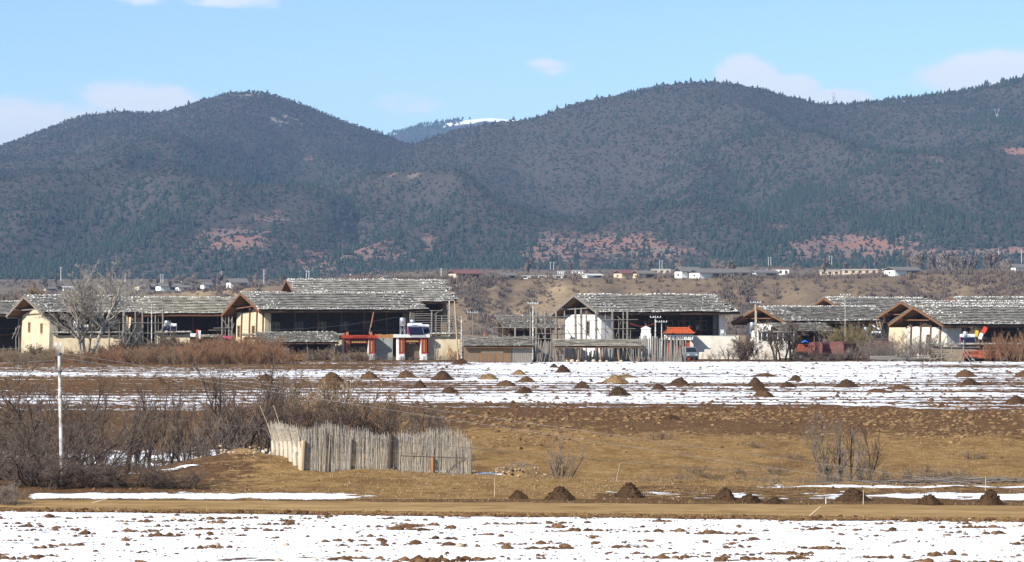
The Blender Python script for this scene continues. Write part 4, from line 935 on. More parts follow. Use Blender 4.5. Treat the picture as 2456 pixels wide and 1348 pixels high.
rack('wooden hay rack with sloping braces in the field corner', 388, [(2258, 826, .55), (2283, 822, .5), (2311, 815, .7), (2230, 852, .4), (2275, 857, .5)], [(2244, 2330, 826.5, -.1), (2250, 2350, 832, .1), (2232, 2330, 837.5, -.1), (2240, 2330, 843, .1), (2232, 2300, 849, -.1)], [(2228, 862, 2310, 850, -.3), (2295, 868, 2310, 846, -.6), (2328, 870, 2312, 848, -.6), (2340, 872, 2316, 842, -.9), (2240, 868, 2252, 850, .3), (2268, 868, 2282, 850, .3)], rail_r=.05)
rack('pair of grey bench logs left of the hay rack', 389, [(2095, 862, .7), (2150, 862, .7), (2215, 862, .7)], [(2086, 2232, 856, 0), (2086, 2232, 859.5, -.2), (2100, 2232, 862.5, -.1)], [(2130, 868, 2142, 856, -.3)], name='log_bench', rail_r=.12)
rack('small pole fence beside the left farmhouse roof shelter', 414, [(1181, 787, .5), (1206, 787, .4), (1236, 785, 1.2)], [(1178, 1242, 786, 0)], [])
rack('grey braced stilts under the eave of the slit-windowed farmhouse', 411, [(38, 785, .6), (46, 765, .7), (52, 760, .6)], [(30, 54, 800, 0)], [(30, 812, 47, 775, -.3), (38, 815, 52, 770, -.3)])

# lean-to beside the white house
t = thing('lean_to_shed', 'tumbledown lean-to with a ragged shingle roof left of the white farmhouse', 'shed', (X(1198, 421), 421, 0), R(14)); w = Lm(1198, 1335, 421)
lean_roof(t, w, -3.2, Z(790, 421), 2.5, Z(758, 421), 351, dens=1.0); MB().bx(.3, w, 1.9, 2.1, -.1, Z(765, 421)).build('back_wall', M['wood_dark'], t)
for x in (.8, 3.0, 5.2, w - .3): MB().tube((x, -2.6, -.1), (x, -2.6, Z(789, 421)), .12, .1).build('post', M['wood_grey'], t)
MB().bx(.5, w - .3, -2.3, -2.2, -.1, 1.9).build('front_boards', M['plank_brown'], t)
# open byre under the second farmhouse
t = thing('byre', 'low open byre with pole rails beneath the tan shingled roof', 'shed', (X(455, 409), 409, 0), R(6)); w = Lm(455, 533, 409)
lean_roof(t, w, -1.0, Z(812, 409), .8, Z(806, 409), 352, dens=.4, mat='shingle_tan'); MB().bx(0, w, .5, .6, -.1, Z(808, 409)).build('back_wall', M['wood_dark'], t)
for x in (.1, w * .5, w - .1): MB().tube((x, -.8, -.1), (x, -.8, Z(813, 409)), .09, .08).build('post', M['wood_grey'], t)
# lower roof and glazed porch by the trucks
t = thing('porch', 'low shingled porch with white glazed front near the trucks', 'porch', (X(1858, 420), 420, 0), R(20)); w = Lm(1858, 2000, 420)
lean_roof(t, w, -2.6, Z(797, 420), 1.5, Z(777, 420), 353, dens=.8); MB().bx(0, w, 1.2, 1.35, -.1, Z(783, 420)).build('back_wall', M['wood_dark'], t)
for x in (.1, 2.6, 5.2, w - .1): MB().tube((x, -2.3, -.1), (x, -2.3, Z(799, 420)), .1, .09).build('post', M['wood_brown'], t)
t = thing('glazed_porch', 'white framed glazed porch beside the utility pole', 'porch', (X(1826, 414), 414, 0), R(5)); w = Lm(1826, 1906, 414)
MB().bx(0, w, 0, .3, -.1, Z(818, 414)).build('sill_wall', M['earth_white'], t); MB().bx(-.1, w + .1, -.15, 2.5, Z(797, 414), Z(795, 414) + .06).build('roof', M['concrete'], t); MB().bx(0, w, 2.2, 2.4, -.1, Z(797, 414) - .01).build('back_wall', M['earth_white'], t)
for k in range(7): MB().bx(k * (w - .1) / 6, k * (w - .1) / 6 + .1, .05, .15, Z(818, 414), Z(797, 414)).build('mullion', M['white_paint'], t)
for k in range(6): MB().bx(k * (w - .1) / 6 + .105, (k + 1) * (w - .1) / 6 - .005, .09, .12, Z(818, 414) + .01, Z(797, 414) - .01).build('pane', M['glass'], t)

# tiled gate and stupa
d = 405; t = thing('tiled_gate', 'small gate with an orange tiled hipped roof and white frieze', 'gate', (X(1627, d), d, 0), R(3)); hw = Lm(1591, 1663, d) / 2; ze, zr = Z(800, d), Z(788, d)
MB().raw([(-hw, -1.3, ze), (hw, -1.3, ze), (hw, 1.3, ze), (-hw, 1.3, ze), (-hw * .68, 0, zr), (hw * .68, 0, zr)], [(0, 1, 5, 4), (2, 3, 4, 5), (1, 2, 5), (3, 0, 4), (3, 2, 1, 0)]).build('roof', M['tile_orange'], t)
for k in range(17):
    u = -hw + .12 + k * (2 * hw - .24) / 16; top = max(-1, min(1, u / (hw * .68))); s = min(1, (hw - abs(u)) / (hw * .32)) if abs(u) > hw * .68 else 1
    MB().tube((u, -1.33, ze + .03), (u * (1 - .0), -1.3 + 1.3 * s, ze + (zr - ze) * s + .03), .06, .06, 6).build('tile_row', M['tile_orange'], t)
MB().tube((-hw * .72, 0, zr + .08), (hw * .72, 0, zr + .08), .11, .11, 8).build('ridge_tile', M['tile_orange'], t)
for s in (-1, 1):
    MB().tube((s * hw * .70, 0, zr + .05), (s * hw * .74, 0, zr + .33), .09, .05, 6).build('ridge_finial', M['tile_orange'], t); MB().tube((s * hw * .68, 0, zr + .04), (s * hw * 1.0, -1.32, ze + .06), .08, .07, 6).build('hip_tile', M['tile_orange'], t); MB().tube((s * hw, -1.32, ze + .06), (s * hw * 1.05, -1.45, ze + .3), .07, .03, 6).build('corner_tip', M['tile_orange'], t)
    MB().bx(s * hw * .62 - .25, s * hw * .62 + .25, -.5, .5, -.1, Z(816, d)).build('pillar', M['red_paint'], t)
MB().bx(-hw * .92, hw * .92, -.85, .85, Z(815, d), Z(803, d)).build('frieze', M['white_paint'], t)
for k in range(14): MB().bx(-hw * .9 + k * hw * .129, -hw * .9 + k * hw * .129 + .14, -.88, -.851, Z(812, d), Z(806, d)).build('frieze_panel', M['blue_print' if k % 2 else 'gold'], t)
MB().bx(-hw * .55, hw * .55, .1, .2, 0, Z(817, d)).build('door_leaf', M['red_dark'], t)
d = 409; t = thing('incense_stupa', 'small white stepped stupa with pyramid cap', 'stupa', (X(1549, d), d, 0), R(3)); a = Lm(1538, 1560, d) / 2
MB().bx(-a * 1.05, a * 1.05, -a, a, -.1, Z(799, d)).build('plinth', M['white_paint'], t); MB().bx(-a * .93, a * .93, -a * .9, a * .9, Z(799, d) + .002, Z(789, d)).build('body', M['white_paint'], t)
MB().bx(-a * 1.02, a * 1.02, -a, a, Z(789, d) + .002, Z(787, d)).build('cornice', M['white_paint'], t); MB().raw([(-a * .96, -a * .92, Z(787, d) + .003), (a * .96, -a * .92, Z(787, d) + .003), (a * .96, a * .92, Z(787, d) + .003), (-a * .96, a * .92, Z(787, d) + .003), (0, 0, Z(782, d))], [(0, 1, 4), (1, 2, 4), (2, 3, 4), (3, 0, 4), (3, 2, 1, 0)]).build('cap', M['white_paint'], t)
MB().tube((0, 0, Z(783, d)), (0, 0, Z(775, d)), .025, .015).build('spike', M['metal'], t)

# solar water heaters and tanks
def solar(label, px, d, py_bot, s, rz, pink=True, tank=None):
    t = thing('solar_heater', label, 'solar heater', (X(px, d), d, Z(py_bot, d)), rz)
    w = 1.75 * s; hp = 1.15 * s; m = MB(); m.tube((-w / 2, .55 * s, hp), (w / 2, .55 * s, hp), .24 * s, .24 * s, 12); tk = m.build('tank', M['white_paint'], t)
    MB().bx(-.35 * s, .30 * s, .55 * s - .255 * s, .55 * s - .245 * s, hp - .02, hp + .08 * s).build('blue_print', M['blue_print'], tk)
    for k in range(14):
        x = -w / 2 + .08 + k * (w - .16) / 13; MB().tube((x, -.55 * s, .12), (x, .45 * s, hp - .12), .045 * s, .045 * s, 6).build('vacuum_tube', M['solar_glass'], t)
    MB().beam((0, -.50 * s, .06), (0, .55 * s, hp - .28 * s), w * .96, .02).build('reflector', M['solar_glass'], t)
    for x in (-w / 2 - .02, w / 2 + .02):
        MB().beam((x, -.60 * s, .05), (x, .50 * s, hp - .1), .04, .09).build('side_rail', M['pink' if pink and x < 0 else 'metal'], t); MB().tube((x, .62 * s, 0), (x, .56 * s, hp), .025, .025).build('strut', M['metal'], t)
    MB().tube((-w / 2, -.60 * s, .02), (w / 2, -.60 * s, .02), .03, .03).build('foot_rail', M['metal'], t)
    return t
solar('solar water heater with pink side rail on the white-slabbed gateway', 997, 400.6, 803.5, 1.15, R(14))
solar('second solar water heater half hidden on the white-slabbed gateway', 1017, 402.3, 800, .9, R(14), False)
solar('solar water heater beside the slit-windowed farmhouse', 197, 399.5, 802, .95, R(6))
solar('solar water heater behind the tall post drying rack', 408, 405.6, 800, 1.0, R(6), False)
solar('solar water heater with pink frame in front of the whitewashed farmhouse', 2322, 392.4, 829, 1.12, R(3))
solar('solar water heater above the maroon vehicle', 2103, 404, 812, .72, R(6), False)
def tank(label, px, d, py0, py1, r_, stand=None):
    z0, z1 = Z(py1, d), Z(py0, d); b = Z(stand, d) if stand else z0; t = thing('water_tank', label, 'tank', (X(px, d), d, b), 0); a = z0 - b; h = z1 - z0
    MB().lathe([(.02, a), (r_, a + .02), (r_, a + h * .9), (r_ * .82, a + h), (.02, a + h + .03)], 18).build('tank_body', M['metal'], t, True)
    if a > .3:
        for k in range(4):
            c, s_ = math.cos(k * 1.571 + .6) * r_ * 1.05, math.sin(k * 1.571 + .6) * r_ * 1.05; MB().tube((c, s_, 0), (c * .9, s_ * .9, a + h * (.95 if k == 2 else .05)), .03, .03).build('leg', M['metal'], t)
        for k in range(4):
            q = k * 1.571 + .6; MB().tube((math.cos(q) * r_, math.sin(q) * r_, a * .1), (math.cos(q + 1.571) * r_, math.sin(q + 1.571) * r_, a * .85), .02, .02).build('brace', M['metal'], t)
    else: MB().lathe([(r_ * .9, -.0), (r_ * .9, .02)], 12).build('base_ring', M['concrete'], t)
    return t
tank('steel water tank on a stand above the white-slabbed gateway', 965.5, 401, 762, 782, .40, 803.5)
tank('white water tank beside the slit-windowed farmhouse', 181, 400.5, 771, 788, .30, 803)
tank('white water tank behind the tall post drying rack', 400, 406, 769, 783, .34, 801)
tank('steel water tank in front of the whitewashed farmhouse', 2315, 393, 795, 812, .34, 827)
tank('steel water tank beside the utility pole', 1804, 415, 773, 793, .36, 800)
tank('small steel tank above the trucks', 2076, 404, 785, 802, .26, 815)
tank('squat steel tank behind the pink-railed solar heater', 989, 402.5, 767, 776, .34, 803)

# utility poles
INS = None
def upole(label, px, d, py, mat='concrete_pole', arms=1, r0=.15, lean=0.0, dark=False, sc=1.0):
    h = Z(py, d); base = float(zg(X(px, d), d)); t = thing('utility_pole', label, 'pole', (X(px, d), d, base), 0); h -= base
    MB().tube((0, 0, -.3), (lean, 0, h), r0, r0 * .62, 9).build('shaft', M[mat], t)
    for k in range(arms):
        z = h - .25 - k * .75; a = MB().beam((lean - .75 * sc, -.06 - r0, z), (lean + .75 * sc, -.06 - r0, z), .07, .07); ar = a.build('crossarm', M['metal'], t)
        for q in (-.68, -.3, .3, .68): MB().lathe([(.02, 0), (.06, .02), (.04, .07), (.065, .10), (.02, .16)], 8, (lean + q * sc, -.06 - r0, z + .04)).build('insulator', M['porcelain'], ar)
    return t
upole('concrete utility pole rising through the pointed-post drying rack', 1278.5, 400, 724, arms=1)
upole('weathered utility pole beside the low plank shed', 1134, 408, 746, 'wood_grey', 1, .10)
upole('slim utility pole behind the tumbledown lean-to', 1211, 440, 757, arms=1, r0=.10); upole('twin utility pole behind the tumbledown lean-to', 1222, 446, 756, arms=1, r0=.10)
upole('white pole standing in the tall log palisade', 1572, 395, 757, arms=1, r0=.13); upole('grey pole with a fork of insulators beside the tiled gate', 1587, 402, 768, arms=1, r0=.10)
upole('tan utility pole in front of the long low farmhouse', 1812, 408, 722, 'wood_pale', 1, .14); upole('short white pole beside the tan utility pole', 1814.5, 409.5, 745, arms=0, r0=.07)
upole('thin white pole rising from the olive shrub', 2027, 430, 704, arms=1, r0=.07)
upole('bare tan pole leaning at the firewood stack', 1099, 398, 722, 'wood_pale', 0, .11, lean=-.5); upole('white concrete pole at the corner of the plank shed', 1107, 396, 759, arms=0, r0=.12)
upole('slim white pole in front of the pole crib', 1078, 405, 722, arms=0, r0=.09); upole('white pole amid the tall post drying rack', 364, 396, 729, arms=0, r0=.11)

# vehicles
def wheel(root, x, y, r_, w_=.22):
    a = MB().tube((x, y - w_ / 2, r_), (x, y + w_ / 2, r_), r_, r_, 16).build('wheel', M['rubber'], root); MB().tube((x, y - w_ / 2 - .01, r_), (x, y - w_ / 2 + .0, r_), r_ * .55, r_ * .55, 12).build('rim', M['metal'], a)
def truck(label, px, d, rz, body, L=3.6, W=2.1, H=1.55, bed=.95, arch=False, cab=True, group=None):
    t = thing('truck', label, 'truck', (X(px, d), d, 0), rz)
    # rear panel faces -x ... sides along x
    MB().bx(0, L, -W / 2, W / 2, bed, bed + .12).build('bed', M['wood_dark'], t)
    n = 6
    if arch:
        pts = [(0, -W / 2, bed + .13), (0, W / 2, bed + .13), (0, W / 2, bed + H * .82), (0, W * .40, bed + H * .95), (0, W * .2, bed + H), (0, -W * .2, bed + H), (0, -W * .40, bed + H * .95), (0, -W / 2, bed + H * .82)]
        bo = MB().prism(pts, (L, 0, 0)).build('cargo_box', M[body], t)
        for y in (-W * .25, 0, W * .25): MB().bx(-.04, -.004, y - .03, y + .03, bed + .2, bed + H * .9).build('rear_rib', M[body], bo)
        for zz in (.3, .75): MB().bx(-.03, -.003, -W * .46, W * .46, bed + H * zz, bed + H * zz + .06).build('rear_rail', M[body], bo)
    else:
        for sgn in (-1, 1):
            s = MB().bx(0, L, sgn * W / 2 - .03, sgn * W / 2 + .03, bed + .13, bed + .13 + H).build('side_board', M[body], t)
            for k in range(n + 1): MB().bx(k * L / n * .98, k * L / n * .98 + .07, sgn * W / 2 - .08, sgn * W / 2 + .08, bed + .13, bed + .16 + H).build('stake', M[body], s)
            for zz in (.05, .5, .95): MB().bx(0, L, sgn * W / 2 - .06, sgn * W / 2 + .06, bed + .13 + H * zz - .04, bed + .13 + H * zz + .04).build('side_rail', M[body], s)
        MB().bx(-.04, .02, -W / 2 + .05, W / 2 - .05, bed + .13, bed + .10 + H).build('tailgate', M[body], t)
    MB().bx(.1, L + .2, -.4, .4, bed - .28, bed - .01).build('chassis', M['rubber'], t)
    for x in (L * .22, L + .75):
        for y in (-W / 2 + .15, W / 2 - .15): wheel(t, x, y, .42)
    if cab:
        c = MB().prism([(L + .15, -W / 2 + .05, .65), (L + 1.6, -W / 2 + .05, .65), (L + 1.6, -W / 2 + .05, 1.45), (L + 1.3, -W / 2 + .05, 2.2), (L + .15, -W / 2 + .05, 2.25)], (0, W - .1, 0)).build('cab', M[body], t)
        for y in (-W / 2 + .045, W / 2 - .045): MB().bx(L + .45, L + 1.2, y - .006, y + .006, 1.5, 2.0).build('side_window', M['glass'], c)
    return t
truck('maroon truck with a rounded cargo box beside the blue tarpaulin', 1955, 397, R(60), 'truck_red', 3.6, 2.1, 1.75, .75, True)
truck('maroon truck with a rounded cargo box under the olive shrub', 2006, 398, R(63), 'truck_red', 3.6, 2.1, 1.80, .75, True)
t = truck('red open-bed truck covered with a blue tarpaulin', 1905, 401, R(8), 'truck_orange', 3.2, 2.0, 1.0, 1.0, False, False)
tp = MB(); 
for k in range(7):
    for q in range(5): tp.v.append((.5 + k * .18, -1.0 + q * .45, 2.35 + .38 * math.sin(math.pi * (k + .5) / 7) * math.sin(math.pi * (q + .6) / 5) + .05 * math.sin(k * 5 + q * 3)))
for k in range(6):
    for q in range(4): a = k * 5 + q; tp.f.append((a, a + 1, a + 6, a + 5))
tp.n = len(tp.v); o = tp.build('tarpaulin', M['tarp_blue'], None, True); o.location = (X(1911, 400.5), 400.5, 0); sd = o.modifiers.new('thick', 'SOLIDIFY'); sd.thickness = .03; tag(o, 'crumpled bright blue tarpaulin on the red open-bed truck', 'tarpaulin')
truck('maroon truck behind the grey shrubs', 2085, 401, R(5), 'truck_red', 3.0, 2.0, .9, 1.5, False, False)
truck('orange red stake-sided truck behind the wooden hay rack', 2312, 390, R(3), 'truck_orange', 4.4, 2.1, .95, .35, False, True)
t = thing('parked_van', 'silver van parked against the white courtyard wall', 'van', (X(1652, 399), 399, 0), R(-78))
bo = MB().prism([(-1.7, -.8, .35), (1.75, -.8, .35), (1.8, -.8, .85), (1.25, -.8, 1.12), (.85, -.8, 1.75), (-1.65, -.8, 1.8), (-1.75, -.8, 1.0)], (0, 1.6, 0)).build('body', M['van_silver'], t)
MB().raw([(1.285, -.72, 1.16), (1.285, .72, 1.16), (.93, .66, 1.70), (.93, -.66, 1.70), (1.30, -.72, 1.17), (1.30, .72, 1.17), (.945, .66, 1.71), (.945, -.66, 1.71)], [(4, 5, 6, 7), (0, 3, 2, 1), (0, 1, 5, 4), (2, 3, 7, 6), (1, 2, 6, 5), (3, 0, 4, 7)]).build('windscreen', M['glass'], bo)
for y in (-.805, .805):
    MB().bx(-.1, .8, y - .004, y + .004, 1.1, 1.6).build('side_window', M['glass'], bo); MB().bx(-1.5, -.25, y - .004, y + .004, 1.1, 1.6).build('side_window', M['glass'], bo)
    MB().bx(1.78, 1.82, y * .72 - .14, y * .72 + .14, .68, .82).build('headlight', M['white_paint'], bo)
MB().bx(1.76, 1.86, -.75, .75, .36, .56).build('bumper', M['rubber'], bo)
for x in (-1.15, 1.2):
    for y in (-.72, .72): wheel(t, x, y, .31, .18)

# small village things
def flagpole(label, px, d, y0, y1, lean, mat, flag=None):
    t = thing('flag_pole', label, 'pole', (X(px, d), d, Z(y1, d)), 0); h = Z(y0, d) - Z(y1, d); MB().tube((0, 0, 0), (lean, 0, h), .035, .025).build('staff', M[mat], t)
    if flag: MB().prism([(lean * .3, .02, h * .3), (lean * .3 + .13, .02, h * .3), (lean + .09, .02, h * .98), (lean, .02, h)], (0, .02, 0)).build('flag', M[flag], t)
    return t
flagpole('leaning pole with a furled red flag on the red gateway', 885, 400.8, 748, 801, .6, 'wood_pale', 'red_cloth_flag')
flagpole('small red flag behind the plank shed', 1160, 395, 797, 812, .05, 'wood_pale', 'red_cloth_flag')
for (px, py, w_, h_, a, mt, nm) in ((2361, 791, .55, .85, -.45, 'cloth_red', 'red'), (2342, 800, .45, .85, -.2, 'cloth_yellow', 'yellow'), (2352, 806, .5, .85, -.35, 'cloth_white', 'white')):
    o = MB().box((0, 0, 0), (w_, .03, h_), ry=-a).build('prayer_flag', M[mt]); o.location = P(px, py, 394); tag(o, nm + ' prayer flag hanging on the leafless tree by the whitewashed farmhouse', 'flag')
t = thing('ladder', 'pale wooden ladder against the long low farmhouse eave', 'ladder', (X(2107, 417), 417, Z(791, 417)), 0)
h = Z(771, 417) - Z(791, 417)
for x in (0, .45): MB().beam((x, 0, 0), (x - .25, .3, h), .06, .06).build('stile', M['wood_pale'], t)
for k in range(5): MB().beam((.0 - .25 * (k + .5) / 5, .3 * (k + .5) / 5 - .03, h * (k + .5) / 5), (.45 - .25 * (k + .5) / 5, .3 * (k + .5) / 5 - .03, h * (k + .5) / 5), .045, .045).build('rung', M['wood_pale'], t)
t = thing('prayer_flag_string', 'string of white prayer flags left of the ladder', 'flags', (X(2089, 416), 416, Z(776, 416)), 0)
MB().tube((0, 0, 0), (1.3, 0, -.75), .01, .01, 4).build('cord', M['wire'], t)
for k in range(6): MB().box((.12 + k * .2, 0, -.20 - k * .115), (.15, .01, .22)).build('flag', M['cloth_white' if k % 3 else 'green_leaf'], t)
def cloth(label, px, py, w_, h_, d, mat, seed):
    m = MB(); r = np.random.default_rng(seed)
    for i in range(6):
        for j in range(5): m.v.append(((i / 5 - .5) * w_ * (1 - .15 * j / 4), .06 * math.sin(i * 2.2 + seed) + r.normal(0, .01), -h_ * j / 4 + r.normal(0, .02)))
    for i in range(5):
        for j in range(4): a = i * 5 + j; m.f.append((a, a + 1, a + 6, a + 5))
    m.n = 30; o = m.build('hanging_cloth', M[mat], None, True); s = o.modifiers.new('thick', 'SOLIDIFY'); s.thickness = .02; o.location = P(px, py, d); return tag(o, label, 'cloth')
cloth('pink bedding spread behind the short braced rack', 546, 806, 1.6, .4, 405, 'pink', 1); cloth('white washing hung by the open byre', 479, 793, .35, 1.3, 406, 'cloth_white', 2); cloth('red washing hung by the open byre', 474, 791, .4, .6, 406.4, 'cloth_red', 3); cloth('pale sheet draped over the open byre roof', 464, 800, .9, .5, 407, 'cloth_white', 4)
for (px, py, nm) in ((1639, 774, 'red paper lantern under the eave behind the tiled gate'), (1657, 785, 'red diamond door charm under the eave behind the tiled gate')):
    m = MB().lathe([(.04, -.26), (.20, -.19), (.27, 0), (.20, .19), (.04, .26)], 12) if 'lantern' in nm else MB().box((0, 0, 0), (.4, .04, .4), ry=R(45)); o = m.build('lantern' if 'lantern' in nm else 'door_charm', M['cloth_red']); o.location = P(px, py, 433); tag(o, nm, 'lantern' if 'lantern' in nm else 'charm')
t = thing('clothes_line', 'sagging red and white cord between the palisade pole and the rack', 'cord', (X(1510, 405), 405, Z(775, 405)), 0); pt = [(Lm(1510, 1510 + 62 * k / 12, 405), 0, -.45 * math.sin(math.pi * k / 12)) for k in range(13)]; m = MB()
for k in range(12): m.tube(pt[k], pt[k + 1], .022, .022, 4, False)
m.build('line', M['red_cloth_flag'], t)
t = thing('plastic_chair', 'white plastic chair on the terrace of the white farmhouse', 'chair', (X(1734, 412), 412, Z(806, 412)), R(20))
MB().bx(-.25, .25, -.25, .25, .40, .45).build('seat', M['white_paint'], t); MB().bx(-.25, .25, .24, .28, .452, .9).build('backrest', M['white_paint'], t)
for x in (-.23, .23):
    for y in (-.23, .23): MB().bx(x - .025, x + .025, y - .025, y + .025, 0, .399).build('leg', M['white_paint'], t)
t = thing('terrace_slab', 'flat terrace slab in front of the white farmhouse', 'terrace', (X(1655, 408), 408, 0), 0); MB().bx(0, Lm(1655, 1770, 408), 0, 8, Z(807, 408) - .2, Z(806.5, 408)).build('slab', M['concrete'], t); MB().bx(.2, Lm(1655, 1770, 408) - .2, 7.5, 7.9, -.2, Z(807, 408) - .21).build('support', M['earth_white'], t)
for k, (px, dd, n, h, lab) in enumerate(((470, 403, 7, 2.6, 'bundle of grey poles leaning by the open byre'), (640, 404.5, 6, 2.2, 'bundle of poles leaning by the lean-to plank side'), (1048, 400.5, 6, 2.4, 'bundle of poles leaning on the tan earth wall'), (1298, 386.8, 8, 2.6, 'bundle of poles leaning on the palisade beside the plank shed'), (1520, 386, 8, 2.8, 'bundle of poles leaning at the end of the brushwood shelter'), (1625, 386, 7, 3.1, 'dark bundle of tall poles leaning on the tall palisade'), (2180, 394, 8, 2.2, 'bundle of poles leaning near the whitewashed gable'), (240, 396.5, 7, 2.4, 'bundle of poles leaning on the cream courtyard wall'))):
    t = thing('pole_bundle', lab, 'poles', (X(px, dd), dd, 0), 0); r = np.random.default_rng(900 + k)
    for q in range(n): x = r.normal(0, .35); MB().tube((x, -.5 + r.normal(0, .1), -.05), (x + r.normal(0, .35), .0, h * r.uniform(.75, 1.1)), .05, .03, 5).build('pole', M['wood_grey'], t)
# wires in the village
def wire(label, a, b, sag, rr=.014, mat='wire', group=None, n=24):
    a = np.array(a, float); b = np.array(b, float); m = MB(); pts = []
    for k in range(n + 1):
        t_ = k / n; p = a + (b - a) * t_; p[2] -= sag * 4 * t_ * (1 - t_); pts.append(p - a)
    for k in range(n): m.tube(pts[k], pts[k + 1], rr, rr, 4, False)
    o = m.build('overhead_wire', M[mat]); o.location = tuple(a); return tag(o, label, 'wire', group)

# ------------------------------------------------------------------ bare trees and shrubs
def grow(seed, H, stems=1, lean=.1, levels=4, nseg=(6, 4, 3, 2), kids=(9, 6, 4, 3), ratio=(.42, .45, .5, .55), ang=(45, 45, 45, 45), r0=.12, up=.25, wob=.12, bare=.3, spread=0.0, taper=.75, rmin=.006):
    r = random.Random(seed); out = []
    def perp(d):
        a = Vector((r.gauss(0, 1), r.gauss(0, 1), r.gauss(0, 1))); a = a - d * a.dot(d); return a.normalized()
    def br(p, d, ln, rad, lv):
        n = nseg[lv]; q = p.copy(); dd = d.copy(); pts = [q.copy()]; rads = [rad]
        for i in range(n):
            dd = (dd + perp(dd) * wob * r.uniform(.4, 1.4) + Vector((0, 0, up * .18))).normalized()
            q = q + dd * (ln / n); pts.append(q.copy()); rads.append(max(rmin, rad * (1 - taper * (i + 1) / n)))
        for i in range(n): out.append((pts[i], pts[i + 1], rads[i], rads[i + 1], lv))
        if lv + 1 < levels:
            for k in range(kids[lv]):
                t = r.uniform(bare if lv == 0 else .15, 1.0); f = t * n; i = min(n - 1, int(f)); pos = pts[i].lerp(pts[i + 1], f - i); dl = (pts[i + 1] - pts[i]).normalized()
                a = R(ang[lv]) * r.uniform(.55, 1.35); nd = (dl * math.cos(a) + perp(dl) * math.sin(a) + Vector((0, 0, up))).normalized()
                br(pos, nd, ln * ratio[lv] * r.uniform(.6, 1.25) * (1.15 - .5 * t), max(rmin, rads[i] * .55), lv + 1)
    for s in range(stems):
        a = r.uniform(0, 6.283); l = lean * r.uniform(.3, 1.3) if stems > 1 else lean * r.uniform(0, .6)
        br(Vector((math.cos(a) * spread * r.random(), math.sin(a) * spread * r.random(), -.15)), Vector((math.cos(a) * math.sin(l), math.sin(a) * math.sin(l), math.cos(l))), H * r.uniform(.55, .8) * (1 if stems > 1 else 1.0), r0 * r.uniform(.6, 1) , 0)
    return out
def seg_mesh(name, segs, n=3, k=1.0):
    if not segs: return None
    A = np.array([s[0] for s in segs]); B = np.array([s[1] for s in segs]); ra = np.array([s[2] for s in segs]) * k; rb = np.array([s[3] for s in segs]) * k
    d = B - A; d = d / np.maximum(np.linalg.norm(d, axis=1, keepdims=True), 1e-6); u = np.where(np.abs(d[:, 2:3]) < .9, np.array((0, 0, 1.)), np.array((1., 0, 0)))
    s = np.cross(d, u); s /= np.linalg.norm(s, axis=1, keepdims=True); w = np.cross(s, d); V = []
    for (p, q) in ((A, ra), (B, rb)):
        for i in range(n):
            t = 2 * np.pi * i / n; V.append(p + s * (q * math.cos(t))[:, None] + w * (q * math.sin(t))[:, None])
    V = np.stack(V, 1); f = np.array([(i, (i + 1) % n, n + (i + 1) % n, n + i) for i in range(n)]); F_ = f[None] + (np.arange(len(segs)) * 2 * n)[:, None, None]
    return mesh_np(name, V.reshape(-1, 3), F_.reshape(-1, 4))
PROTO = {}
def proto(key, bark, twig, thick=1, k=1.0, **kw):
    s = grow(**kw); big = [q for q in s if q[4] <= thick]; sm = [q for q in s if q[4] > thick]
    a = seg_mesh('trunk', big, 5); a.materials.append(M[bark]); b = seg_mesh('twigs', sm, 3, k); b.materials.append(M[twig]); PROTO[key] = (a, b, max(float(q[1][2]) for q in s))
def plant(key, name, label, cat, x, y, h, rz=None, group=None, wide=1.0, z=None, parts=('trunk', 'crown')):
    a, b, H = PROTO[key]; s = h / H; zz = float(zg(x, y)) if z is None else z
    t = thing(name, label, cat, (x, y, zz - .03), rng.uniform(0, 6.28) if rz is None else rz, group); t.scale = (s * wide, s * wide, s)
    obj(parts[0], a, None, t, 'stuff' if parts[0] == 'stems' else None); obj(parts[1], b, None, t, 'stuff'); return t
SH = ('stems', 'twigs')
for i in range(3): proto('thorn%d' % i, 'bark_dark', 'twig_dark', seed=500 + i, H=4.6, stems=7, lean=.42, levels=4, nseg=(7, 4, 3, 2), kids=(9, 5, 4, 0), ratio=(.38, .5, .55, .5), ang=(48, 50, 50, 50), r0=.065, up=.16, wob=.20, bare=.10, spread=.6, rmin=.006)
for i in range(4): proto('slim%d' % i, 'bark_dark', 'twig_dark', seed=510 + i, H=5.2, stems=2 + i % 3, lean=.20, levels=4, nseg=(8, 5, 3, 2), kids=(11, 5, 2, 0), ratio=(.36, .42, .5, .5), ang=(38, 42, 45, 45), r0=.075, up=.24, wob=.15, bare=.22, spread=.5, rmin=.0055)
for i in range(3): proto('grey%d' % i, 'bark_grey', 'twig_grey', seed=520 + i, H=3.6, stems=10, lean=.45, levels=3, nseg=(6, 4, 3), kids=(9, 6, 0), ratio=(.42, .5, .5), ang=(38, 42, 40), r0=.035, up=.22, wob=.14, bare=.15, spread=.6, rmin=.008)
for i in range(3): proto('red%d' % i, 'twig_red', 'twig_red', seed=530 + i, H=2.6, stems=26, lean=.50, levels=3, nseg=(4, 3, 2), kids=(8, 5, 0), ratio=(.45, .5, .5), ang=(35, 40, 40), r0=.022, up=.25, wob=.14, bare=.10, spread=1.5, rmin=.009)
for i in range(2): proto('brown%d' % i, 'twig_brown', 'twig_brown', seed=540 + i, H=2.4, stems=26, lean=.50, levels=3, nseg=(4, 3, 2), kids=(8, 5, 0), ratio=(.45, .5, .5), ang=(35, 40, 40), r0=.022, up=.25, wob=.14, bare=.10, spread=1.5, rmin=.009)
